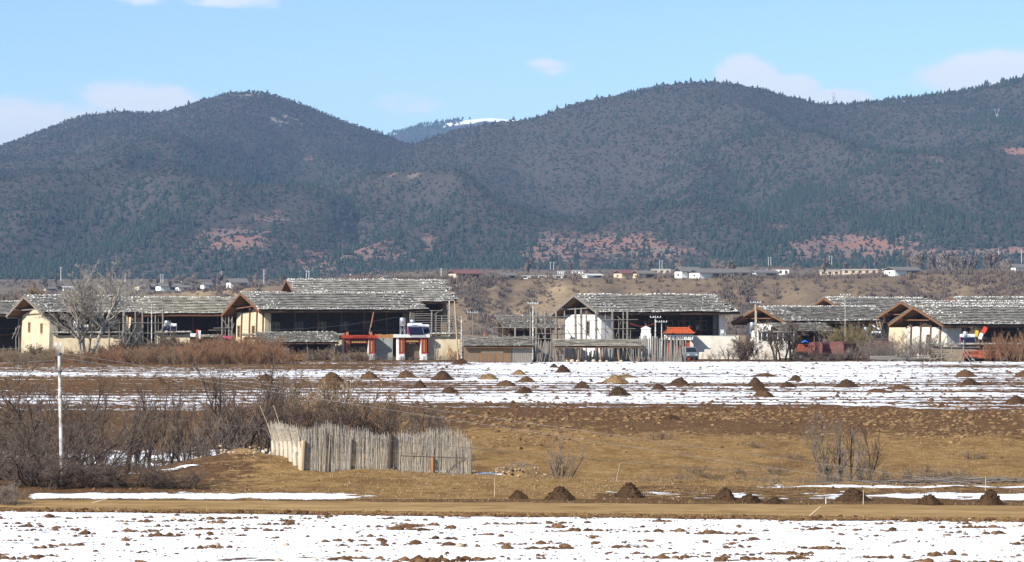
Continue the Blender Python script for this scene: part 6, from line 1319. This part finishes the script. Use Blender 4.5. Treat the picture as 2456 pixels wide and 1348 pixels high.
# ------------------------------------------------------------------ clods and stones
def clods():
    r = np.random.default_rng(660); T = []; S = []
    for g in range(250):       # broken furrow crests standing out of the snow
        y = 85 + (108 - 85) * r.random() ** .85; x = r.uniform(-24, 24)
        if y > verge_bot(x) + .3: continue
        ln = r.gamma(1.5, .42) * (1.6 if y < 91 else 1); n = int(4 + ln * 22)
        for k in range(n):
            u = r.normal(0, ln * .5); s = r.gamma(2.6, .0145) * (1.25 if abs(u) < ln * .4 else .8) * (1.25 if y < 91 else 1); T.append((x + u, y + r.normal(0, .16) + .1 * u, 0)); S.append(s)
    for g in range(3200): T.append((r.uniform(-24, 24), r.uniform(85, 109), 0)); S.append(r.gamma(1.8, .010))
    for g in range(1500):     # verge
        x = r.uniform(-24, 24); T.append((x, verge_bot(x) + abs(r.normal(0, .9)) - .25, 0)); S.append(r.gamma(2.5, .017))
    T = np.array(T); S = np.clip(np.array(S), .012, .15); k = T[:, 1] < road_bot(T[:, 0]) + .2; T = T[k]; S = S[k]; T[:, 2] = zg(T[:, 0], T[:, 1]) + S * .15; n = len(S)
    Mx = rotz(r.uniform(0, 6.3, n)) * np.stack([S * r.uniform(1, 1.9, n), S * r.uniform(.9, 1.4, n), S * r.uniform(.55, .95, n)], -1)[:, None, :]
    v, f = stamp(ICO1[0], ICO1[1], Mx, T); v = v + r.normal(0, .008, v.shape); o = obj('soil_clods', mesh_np('soil_clods', v, f), M['clod'], None, 'stuff'); tag(o, 'brown soil clods breaking through the snow of the near field', 'soil', kind='stuff')
    # ploughed field clods
    T = []; n = 30000; y = r.uniform(196, 396, n); x = r.uniform(-.19, .19, n) * y; s_, g_ = field_attrs(x, y); pr = np.clip(.80 - s_, .05, .8); k = r.random(n) < pr; x = x[k]; y = y[k]; n = len(x); S = np.clip(r.gamma(2.4, .035, n), .03, .26); T = np.stack([x, y, zg(x, y) + S * .1], -1)
    Mx = rotz(r.uniform(0, 6.3, n)) * np.stack([S * r.uniform(1, 1.8, n), S * r.uniform(.9, 1.4, n), S * r.uniform(.6, 1, n)], -1)[:, None, :]
    OV = np.array([(1, 0, 0), (-1, 0, 0), (0, 1, 0), (0, -1, 0), (0, 0, 1), (0, 0, -.6)], float); OF = np.array([(0, 2, 4), (2, 1, 4), (1, 3, 4), (3, 0, 4)])
    v, f = stamp(OV, OF, Mx, T); o = obj('plough_clods', mesh_np('plough_clods', v, f), M['clod'], None, 'stuff'); tag(o, 'ploughed brown clods strewn over the snow-streaked field', 'soil', kind='stuff')
    # bank: clods and turf
    n = 9000; y = r.uniform(120, 200, n); x = r.uniform(-.19, .19, n) * y; s_, g_ = field_attrs(x, y); k = r.random(n) < np.clip(.9 - g_, .12, 1); x = x[k]; y = y[k]; n = len(x); S = np.clip(r.gamma(2.2, .018, n), .015, .14); T = np.stack([x, y, zg(x, y) + S * .1], -1)
    Mx = rotz(r.uniform(0, 6.3, n)) * np.stack([S * r.uniform(1, 1.8, n), S * r.uniform(.9, 1.4, n), S * r.uniform(.6, 1, n)], -1)[:, None, :]
    v, f = stamp(OV, OF, Mx, T); o = obj('bank_clods', mesh_np('bank_clods', v, f), M['clod'], None, 'stuff'); tag(o, 'brown clods and lumps on the bank between field and gully', 'soil', kind='stuff')
    n = 12000; y = r.normal(194, 9, n); x = r.uniform(-.06, .19, n) * y; k = (y > 172) & (y < 218) & (r.random(n) < .15 + .8 * sst(.45, .6, fbm(x * .15, y * .1, 3, 77))); x = x[k]; y = y[k]; n = len(x); S = np.clip(r.gamma(2.2, .032, n), .02, .2); T = np.stack([x, y, zg(x, y) + S * .05], -1)
    Mx = rotz(r.uniform(0, 6.3, n)) * np.stack([S * r.uniform(1, 2.2, n), S * r.uniform(.9, 1.4, n), S * r.uniform(.5, .9, n)], -1)[:, None, :]
    v, f = stamp(ICO1[0], ICO1[1], Mx, T); v = v + r.normal(0, .012, v.shape); o = obj('turf_lumps', mesh_np('turf_lumps', v, f), M['turf'], None, 'stuff'); tag(o, 'tan turf lumps along the top of the grassy bank', 'turf', kind='stuff')
clods()
def dry_grass():
    r = np.random.default_rng(670); n = 60000; y = 119 + (200 - 119) * r.random(n) ** 1.2; x = r.uniform(-.19, .19, n) * y; s_, g_ = field_attrs(x, y); k = (r.random(n) < .9 * g_ * (.25 + 1.2 * sst(.40, .62, fbm(x * .35, y * .25, 3, 72)))) & (s_ < .5); x = x[k]; y = y[k]
    nv = 2200; xv = r.uniform(-24, 24, nv); yv = verge_bot(xv) + r.uniform(.0, 2.6, nv); x = np.append(x, xv); y = np.append(y, yv)
    na = 900; xa = r.uniform(-20, 20, na); ya = road_top(xa) + np.abs(r.normal(.6, .5, na)); s_, g_ = field_attrs(xa, ya); k = s_ < .5; x = np.append(x, xa[k]); y = np.append(y, ya[k])
    n = len(x); B = 4; x = np.repeat(x, B) + r.normal(0, .05, n * B); y = np.repeat(y, B) + r.normal(0, .05, n * B); z = zg(x, y) - .02; h = r.gamma(3, .020, n * B); a = r.uniform(0, 6.28, n * B); w = .012; ln = r.uniform(.2, .8, n * B) * h
    p0 = np.stack([x - w * np.sin(a), y + w * np.cos(a), z], -1); p1 = np.stack([x + w * np.sin(a), y - w * np.cos(a), z], -1); p2 = np.stack([x + ln * np.cos(a), y + ln * np.sin(a), z + h], -1)
    v = np.stack([p0, p1, p2], 1).reshape(-1, 3); o = obj('dry_grass', mesh_np('dry_grass', v, np.arange(len(v)).reshape(-1, 3)), M['straw'], None, 'stuff'); tag(o, 'tan dry winter grass covering the bank, mound and verge', 'grass', kind='stuff')
dry_grass()
def pebbles():
    r = np.random.default_rng(675); n = 900; y = r.uniform(116.5, 134, n); x = r.uniform(-13, 7, n); s_ = np.clip(r.gamma(2, .012, n), .01, .07); v, f = stones_mesh(np.stack([x, y, zg(x, y) + .01], -1), .012, .035, 676); o = obj('pebbles', mesh_np('pebbles', v, f), M['field_stone'], None, 'stuff'); tag(o, 'small pale pebbles strewn over the grassy mound', 'pebbles', kind='stuff')
pebbles()
r = np.random.default_rng(680); SM = []
for i in range(4):
    v = ICO2[0] * np.array((1, .85, .72)); v = v * (1 + .55 * (fbm(v[:, 0] * 1.6 + i * 5, v[:, 1] * 1.6 + v[:, 2] * 1.3, 3, i)[:, None] - .5) * 2); me = mesh_np('field_stone', v, ICO2[1]); me.materials.append(M['field_stone']); SM.append(me)
for k in range(60):
    y = r.uniform(85, 107); x = r.uniform(-20, 20)
    if k < 14: y = float(verge_bot(x)) + r.uniform(-.6, .8)
    s = np.clip(r.gamma(3, .022), .035, .14); o = obj('field_stone', SM[k % 4], None); o.location = (x, y, float(zg(x, y)) + s * .15); o.scale = (s * 1.25, s, s * .9); o.rotation_euler = (0, 0, r.uniform(0, 6.3)); tag(o, 'pale tan stone lying in the snow of the near field' if k >= 14 else 'pale tan stone on the earthy verge of the track', 'stone', 'stones in the near snow' if k >= 14 else 'stones on the verge')
# sticks by the track
for (px, py, a, ln, lab) in ((240, 1207, .45, .45, 'pale stick lying on the left part of the dirt track'), (1955, 1236, .95, .35, 'pale stake leaning out of the verge')):
    d = F * CH / (py - YH); o = MB().tube((-ln * math.cos(a), 0, 0), (ln * math.cos(a), 0, 2 * ln * math.sin(a) * .6), .03, .02, 6).build('stick', M['wood_pale']); o.location = (X(px, d), d, float(zg(X(px, d), d)) + .03); tag(o, lab, 'stick')
for (px, py, h, lab) in ((1980, 1208, .28, 'short blue white marker peg beside the track'), (2070, 1211, .62, 'thin wooden stake beside the dark heap'), (2363, 1178, .6, 'pale forked stake by the branch windrow'), (1186, 1192, .75, 'dry stalk standing at the track edge')):
    d = F * CH / (py - YH); o = MB().tube((0, 0, -.05), (.01, 0, h), .022, .014, 6).build('stake', M['wood_pale' if px != 1980 else 'cloth_white']); o.location = (X(px, d), d, float(zg(X(px, d), d))); tag(o, lab, 'stake')
t = thing('dry_weed', 'thin grey forked dry stem standing in the near snow', 'plant', (X(417, 89), 89, float(zg(X(417, 89), 89))), 0); MB().tube((0, 0, -.05), (.0, 0, .85), .010, .007, 5).build('stem', M['twig_pale'], t); MB().tube((0, 0, .55), (.55, 0, .85), .006, .003, 5).build('branch', M['twig_pale'], t)

# ------------------------------------------------------------------ power line in the foreground
d = 125.0; xp = X(145, d); t = thing('utility_pole', 'stained white concrete utility pole standing in the thorn thicket', 'pole', (xp, d, float(zg(xp, d))), 0); hz_ = Z(832, d) - float(zg(xp, d))
MB().tube((.09, 0, -.5), (-.06, 0, hz_), .10, .062, 12).build('shaft', M['concrete_pole'], t)
for (z, s) in ((hz_ - .30, .11), (hz_ - 1.05, .13)): MB().lathe([(.10, -.05), (.118, -.05), (.118, .05), (.10, .05)], 12, (-.06 * z / hz_, 0, z)).build('clamp_band', M['wire'], t)
for q in (-.10, .10): MB().tube((-.06 + q * .3, -.08, hz_ - .25), (-.06 + q, -.10, hz_ + .08), .014, .014).build('spike', M['metal'], t); MB().lathe([(.02, 0), (.05, .02), (.03, .06), (.05, .09), (.02, .13)], 8, (-.06 + q, -.10, hz_ + .05)).build('insulator', M['porcelain'], t)
z0 = float(zg(xp, d)) + hz_
wire('upper wire sloping down across the view from the white pole', (xp, d - .1, z0 - .25), P(2560, 1190, 118), .15, .0055, 'wire_pale', n=40)
wire('middle wire sloping down across the view from the white pole', (xp, d - .1, z0 - .45), P(2560, 1225, 114), .1, .0055, 'wire_pale', n=40)
wire('low dark cable sloping down past the wattle fence', (xp, d - .1, z0 - 2.6), P(1900, 1140, 116), .1, .007, 'wire', n=40)
wire('faint wire running left from the white pole', (xp, d - .1, z0 - .55), P(-200, 870, 125), .1, .005, 'wire_pale')
wire('thin wire rising left from the white pole top', (xp, d - .1, z0 + .05), P(-200, 842, 140), .05, .005, 'wire_pale')
wire('slack village wire running to the gateway tank', P(580, 790, 408), P(955, 760, 402), .6, .014, 'wire'); wire('white guy wire sloping from the weathered pole', P(1135, 775, 408), P(1230, 812, 402), .05, .02, 'wire_pale')

# ------------------------------------------------------------------ far village on the terrace
def on_terrace(px, py):
    dd = np.linspace(1560, 3300, 400); xx = X(px, dd); rows = YH - (terr(xx, dd) - CH) / dd * F; ok = np.where(rows <= py)[0]
    d = float(dd[ok[0]]) if len(ok) else 1700.; return d + 12, float(terr(X(px, d + 12), d + 12))
def far_house(px, py, d, wpx, hpx, rz, label, group, wall='far_white', roof='far_roof', kind='gable'):
    d, zb = on_terrace(px, py) if d < 3400 else (d, Z(py, d)); x = X(px, d); t = thing('far_house', label, 'house', (x, d, zb), rz, group); w = wpx * d / F * 1.12; h = hpx * d / F * 1.3; dp = w * .55
    if kind == 'gable':      # gable end faces the camera's left, body runs right
        gw = w * .55; MB().prism([(-w / 2, -dp / 2, -2.5), (w / 2, -dp / 2, -2.5), (w / 2, -dp / 2, h * .62), (-w / 2, -dp / 2, h * .62)], (0, dp, 0)).build('wall', M[wall], t)
        MB().prism([(-w / 2 - .6, -dp / 2 - 1.2, h * .58), (-w / 2 - .6, 0, h), (-w / 2 - .6, dp / 2 + 1.2, h * .58), (-w / 2 - .6, dp / 2 + 1.2, h * .66), (-w / 2 - .6, 0, h * 1.1), (-w / 2 - .6, -dp / 2 - 1.2, h * .66)], (w + 1.2, 0, 0)).build('roof', M[roof], t)
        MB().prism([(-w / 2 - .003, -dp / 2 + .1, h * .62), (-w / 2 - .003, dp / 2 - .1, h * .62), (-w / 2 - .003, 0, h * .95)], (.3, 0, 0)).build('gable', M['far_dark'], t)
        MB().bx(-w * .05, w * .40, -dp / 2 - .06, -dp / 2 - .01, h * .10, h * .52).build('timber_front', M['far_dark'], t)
        MB().bx(-w / 2 - .08, -w / 2 - .01, -.8, .8, h * .2, h * .42).build('window', M['far_dark'], t)
    else:
        MB().bx(-w / 2, w / 2, -dp / 4, dp / 4, -2.5, h * .86).build('wall', M[wall], t); MB().bx(-w / 2 - .4, w / 2 + .4, -dp / 4 - .5, dp / 4 + .5, h * .862, h).build('roof', M[roof], t)
        n = max(3, int(w / 4))
        for k in range(n): MB().bx(-w / 2 + (k + .25) * w / n, -w / 2 + (k + .7) * w / n, -dp / 4 - .05, -dp / 4 - .01, h * .15, h * .62).build('window', M['far_dark'], t)
    return t
A = R(30); GR = 'far village houses on the terrace'
FH = [(352, 697, 2000, 46, 11, 'far_cream', 'far_roof'), (405, 697, 2030, 50, 12, 'far_white', 'far_roof'), (440, 697, 2100, 30, 9, 'far_white', 'far_roof'), (568, 694, 1900, 40, 17, 'far_white', 'far_roof'), (545, 696, 1960, 26, 9, 'far_white', 'far_roof'), (500, 692, 2200, 30, 10, 'far_white', 'far_roof'), (160, 697, 2300, 26, 7, 'far_white', 'far_roof_pale'), (120, 698, 2200, 24, 6, 'far_cream', 'far_roof'), (165, 698, 2050, 30, 6, 'far_white', 'far_roof'),
      (1115, 675, 1750, 62, 14, 'far_cream', 'far_roof_red'), (1215, 673, 1800, 36, 10, 'far_cream', 'far_roof'), (1180, 675, 1900, 60, 6, 'far_white', 'far_roof'), (865, 672, 1850, 46, 7, 'far_cream', 'far_roof_red'), (930, 672, 1850, 30, 7, 'far_cream', 'far_roof'), (1510, 671, 1750, 60, 13, 'far_cream', 'far_roof_red'), (1545, 671, 1760, 44, 13, 'far_cream', 'far_roof'), (1650, 672, 1700, 50, 19, 'far_white', 'far_roof'), (1700, 669, 1720, 74, 15, 'far_white', 'far_roof'), (1745, 667, 1760, 90, 15, 'far_white', 'far_roof'), (1780, 664, 2000, 70, 10, 'far_white', 'far_roof'), (1830, 665, 1950, 60, 12, 'far_white', 'far_roof'), (2165, 662, 1750, 70, 14, 'far_white', 'far_roof'), (2450, 656, 1800, 60, 16, 'far_white', 'far_roof'), (1420, 670, 1850, 40, 7, 'far_white', 'far_roof_pale')]
for k, (px, py, d, w_, h_, wl, rf) in enumerate(FH):
    lab = {('far_cream', 'far_roof_red'): 'far cream farmhouse with a red roof on the terrace', ('far_white', 'far_roof'): 'far white walled farmhouse with a grey roof on the terrace', ('far_cream', 'far_roof'): 'far cream walled farmhouse with a grey roof on the terrace', ('far_white', 'far_roof_pale'): 'far white farmhouse with a pale roof on the terrace'}[(wl, rf)]
    far_house(px, py, d, w_, h_, A, lab, lab[4:].split(' on ')[0] + 's', wl, rf)
far_house(1872, 659, 2300, 36, 12, 0, 'far white two-storey block with a row of windows', None, 'far_white', 'far_roof_red', 'box'); far_house(1990, 660, 2200, 42, 9, 0, 'far shed with a long pale roof left of the longest white roof', None, 'far_cream', 'far_roof_pale', 'box'); far_house(2062, 657, 2250, 74, 8, 0, 'far longest white roofed shed on the terrace', None, 'far_cream', 'far_roof_pale', 'box'); far_house(2130, 655, 2300, 24, 7, 0, 'far small white roofed hut right of the longest white roof', None, 'far_cream', 'far_roof_pale', 'box')
far_house(1748, 654, 2500, 16, 8, 0, 'far small red building among the white farmhouses', None, 'far_red', 'far_red', 'box'); far_house(1345, 661, 2300, 14, 8, 0, 'far small white hut above the scarp', None, 'far_white', 'far_roof_pale', 'box'); far_house(1300, 674, 1900, 90, 6, 0, 'far low white wall like row of sheds at the scarp edge', None, 'far_white', 'far_roof_pale', 'box'); far_house(1385, 656, 2700, 24, 5, 0, 'far white flat roofed building below the forest', None, 'far_white', 'far_roof_pale', 'box'); far_house(1580, 656, 2600, 50, 8, 0, 'far pale walled yard above the cream farmhouses', None, 'far_cream', 'far_roof_pale', 'box')
far_house(2425, 600, 3600, 60, 4, 0, 'far pale shed on the hill foot road', None, 'far_cream', 'far_roof_pale', 'box')
for k, (px, py0, py1, d) in enumerate(((633, 672, 647, 2000), (735, 668, 648, 2200), (741, 668, 649, 2200), (386, 675, 657, 2600), (391, 675, 657, 2600), (435, 682, 664, 2500), (441, 682, 664, 2500), (531, 670, 650, 2000), (1058, 668, 643, 1900), (840, 670, 656, 2100), (1320, 643, 628, 3000), (1328, 643, 628, 3000), (1582, 648, 624, 2600), (1588, 648, 624, 2600), (1843, 632, 616, 2900), (1849, 632, 616, 2900), (1989, 627, 613, 3000), (1995, 629, 613, 3000), (2166, 606, 600, 3100), (2395, 610, 598, 3100), (2450, 625, 600, 2900), (1212, 670, 654, 1900), (1435, 668, 660, 1800), (1680, 668, 654, 1700), (1840, 660, 645, 2200), (300, 672, 655, 2400), (146, 668, 640, 2100))):
    h = (py0 - py1) * d / F; t = thing('far_pole', 'far white power pole standing on the terrace', 'pole', (X(px, d), d, Z(py0, d) - 2), 0, 'far power poles'); MB().tube((0, 0, 0), (0, 0, h + 2), .22, .16, 6).build('shaft', M['far_white'], t); MB().bx(-1.1, 1.1, -.25, -.05, h + 1.2, h + 1.4).build('crossarm', M['steel'], t)
def pylon(px, py0, py1, d, label):
    h = (py0 - py1) * d / F; t = thing('pylon', label, 'pylon', (X(px, d), d, Z(py0, d) - 3), .3); b = h * .13; c = h * .045; m = []
    for sx in (-1, 1):
        for sy in (-1, 1): MB().beam((sx * b, sy * b, 0), (sx * c, sy * c, h * .72), .5, .5).build('leg', M['steel'], t)
    for k in range(6):
        z0, z1 = h * .72 * k / 6, h * .72 * (k + 1) / 6; r0, r1 = b + (c - b) * k / 6, b + (c - b) * (k + 1) / 6
        for s in (-1, 1): MB().beam((-r0, s * r0, z0), (r1, s * r1, z1), .3, .3).build('lattice_bar', M['steel'], t); MB().beam((r0, s * r0, z0), (-r1, s * r1, z1), .3, .3).build('lattice_bar', M['steel'], t)
    for s in (-1, 1): MB().beam((s * c, 0, h * .72), (s * h * .13, 0, h), .4, .4).build('upper_arm', M['steel'], t)
    MB().beam((-h * .17, 0, h * .92), (h * .17, 0, h * .92), .5, .5).build('crossarm', M['steel'], t)
pylon(2391, 305, 255, 4600, 'steel lattice pylon standing on the wooded slope'); pylon(2171, 262, 236, 4900, 'smaller steel lattice pylon near the saddle of the ridge'); pylon(2000, 246, 218, 5000, 'steel lattice pylon on the saddle skyline')
# bare trees far off on the terrace
PROTO['far'] = PROTO['farm_tree']; r = np.random.default_rng(690)
proto('far_grey', 'bark_grey', 'twig_grey', thick=0, k=4.0, seed=601, H=11, stems=3, lean=.25, levels=4, nseg=(6, 4, 3, 2), kids=(10, 7, 4, 0), ratio=(.42, .45, .5, .5), ang=(38, 40, 42, 42), r0=.25, up=.3, wob=.12, bare=.2, spread=.5, rmin=.05)
for k in range(70):
    if k < 30: px = r.uniform(2180, 2420); d = r.uniform(1700, 2300); py = r.uniform(652, 664); h = r.uniform(10, 17)
    elif k < 50: px = r.uniform(1250, 2200); d = r.uniform(1700, 2400); py = r.uniform(655, 668); h = r.uniform(6, 12)
    else: px = r.uniform(-20, 760); d = r.uniform(1750, 2400); py = r.uniform(672, 690); h = r.uniform(7, 12)
    a, b, H = PROTO['far_grey']; x = X(px, d); s = h / H; t = thing('far_tree', 'far grey leafless tree on the terrace', 'tree', (x, d, float(terr(x, d)) - .2), r.uniform(0, 6.3), 'far leafless trees on the terrace'); t.scale = (s, s, s); obj('trunk', a, None, t); obj('crown', b, None, t)

# ------------------------------------------------------------------ air
hz = MB().bx(-5200, 5200, -300, 13400, -32, 760).build('haze', None, None)
hm = bpy.data.materials.new('haze_air'); hm.use_nodes = True; hn = hm.node_tree.nodes; hn.clear()
ho = hn.new('ShaderNodeOutputMaterial'); pv = hn.new('ShaderNodeVolumePrincipled'); pv.inputs['Color'].default_value = (.40, .62, 1, 1); pv.inputs['Density'].default_value = HAZE; pv.inputs['Anisotropy'].default_value = 0.0
hm.node_tree.links.new(pv.outputs[0], ho.inputs['Volume']); hz.data.materials.append(hm); hz['kind'] = 'stuff'
tag(hz, 'thin blue haze filling the valley air', 'haze', kind='stuff')
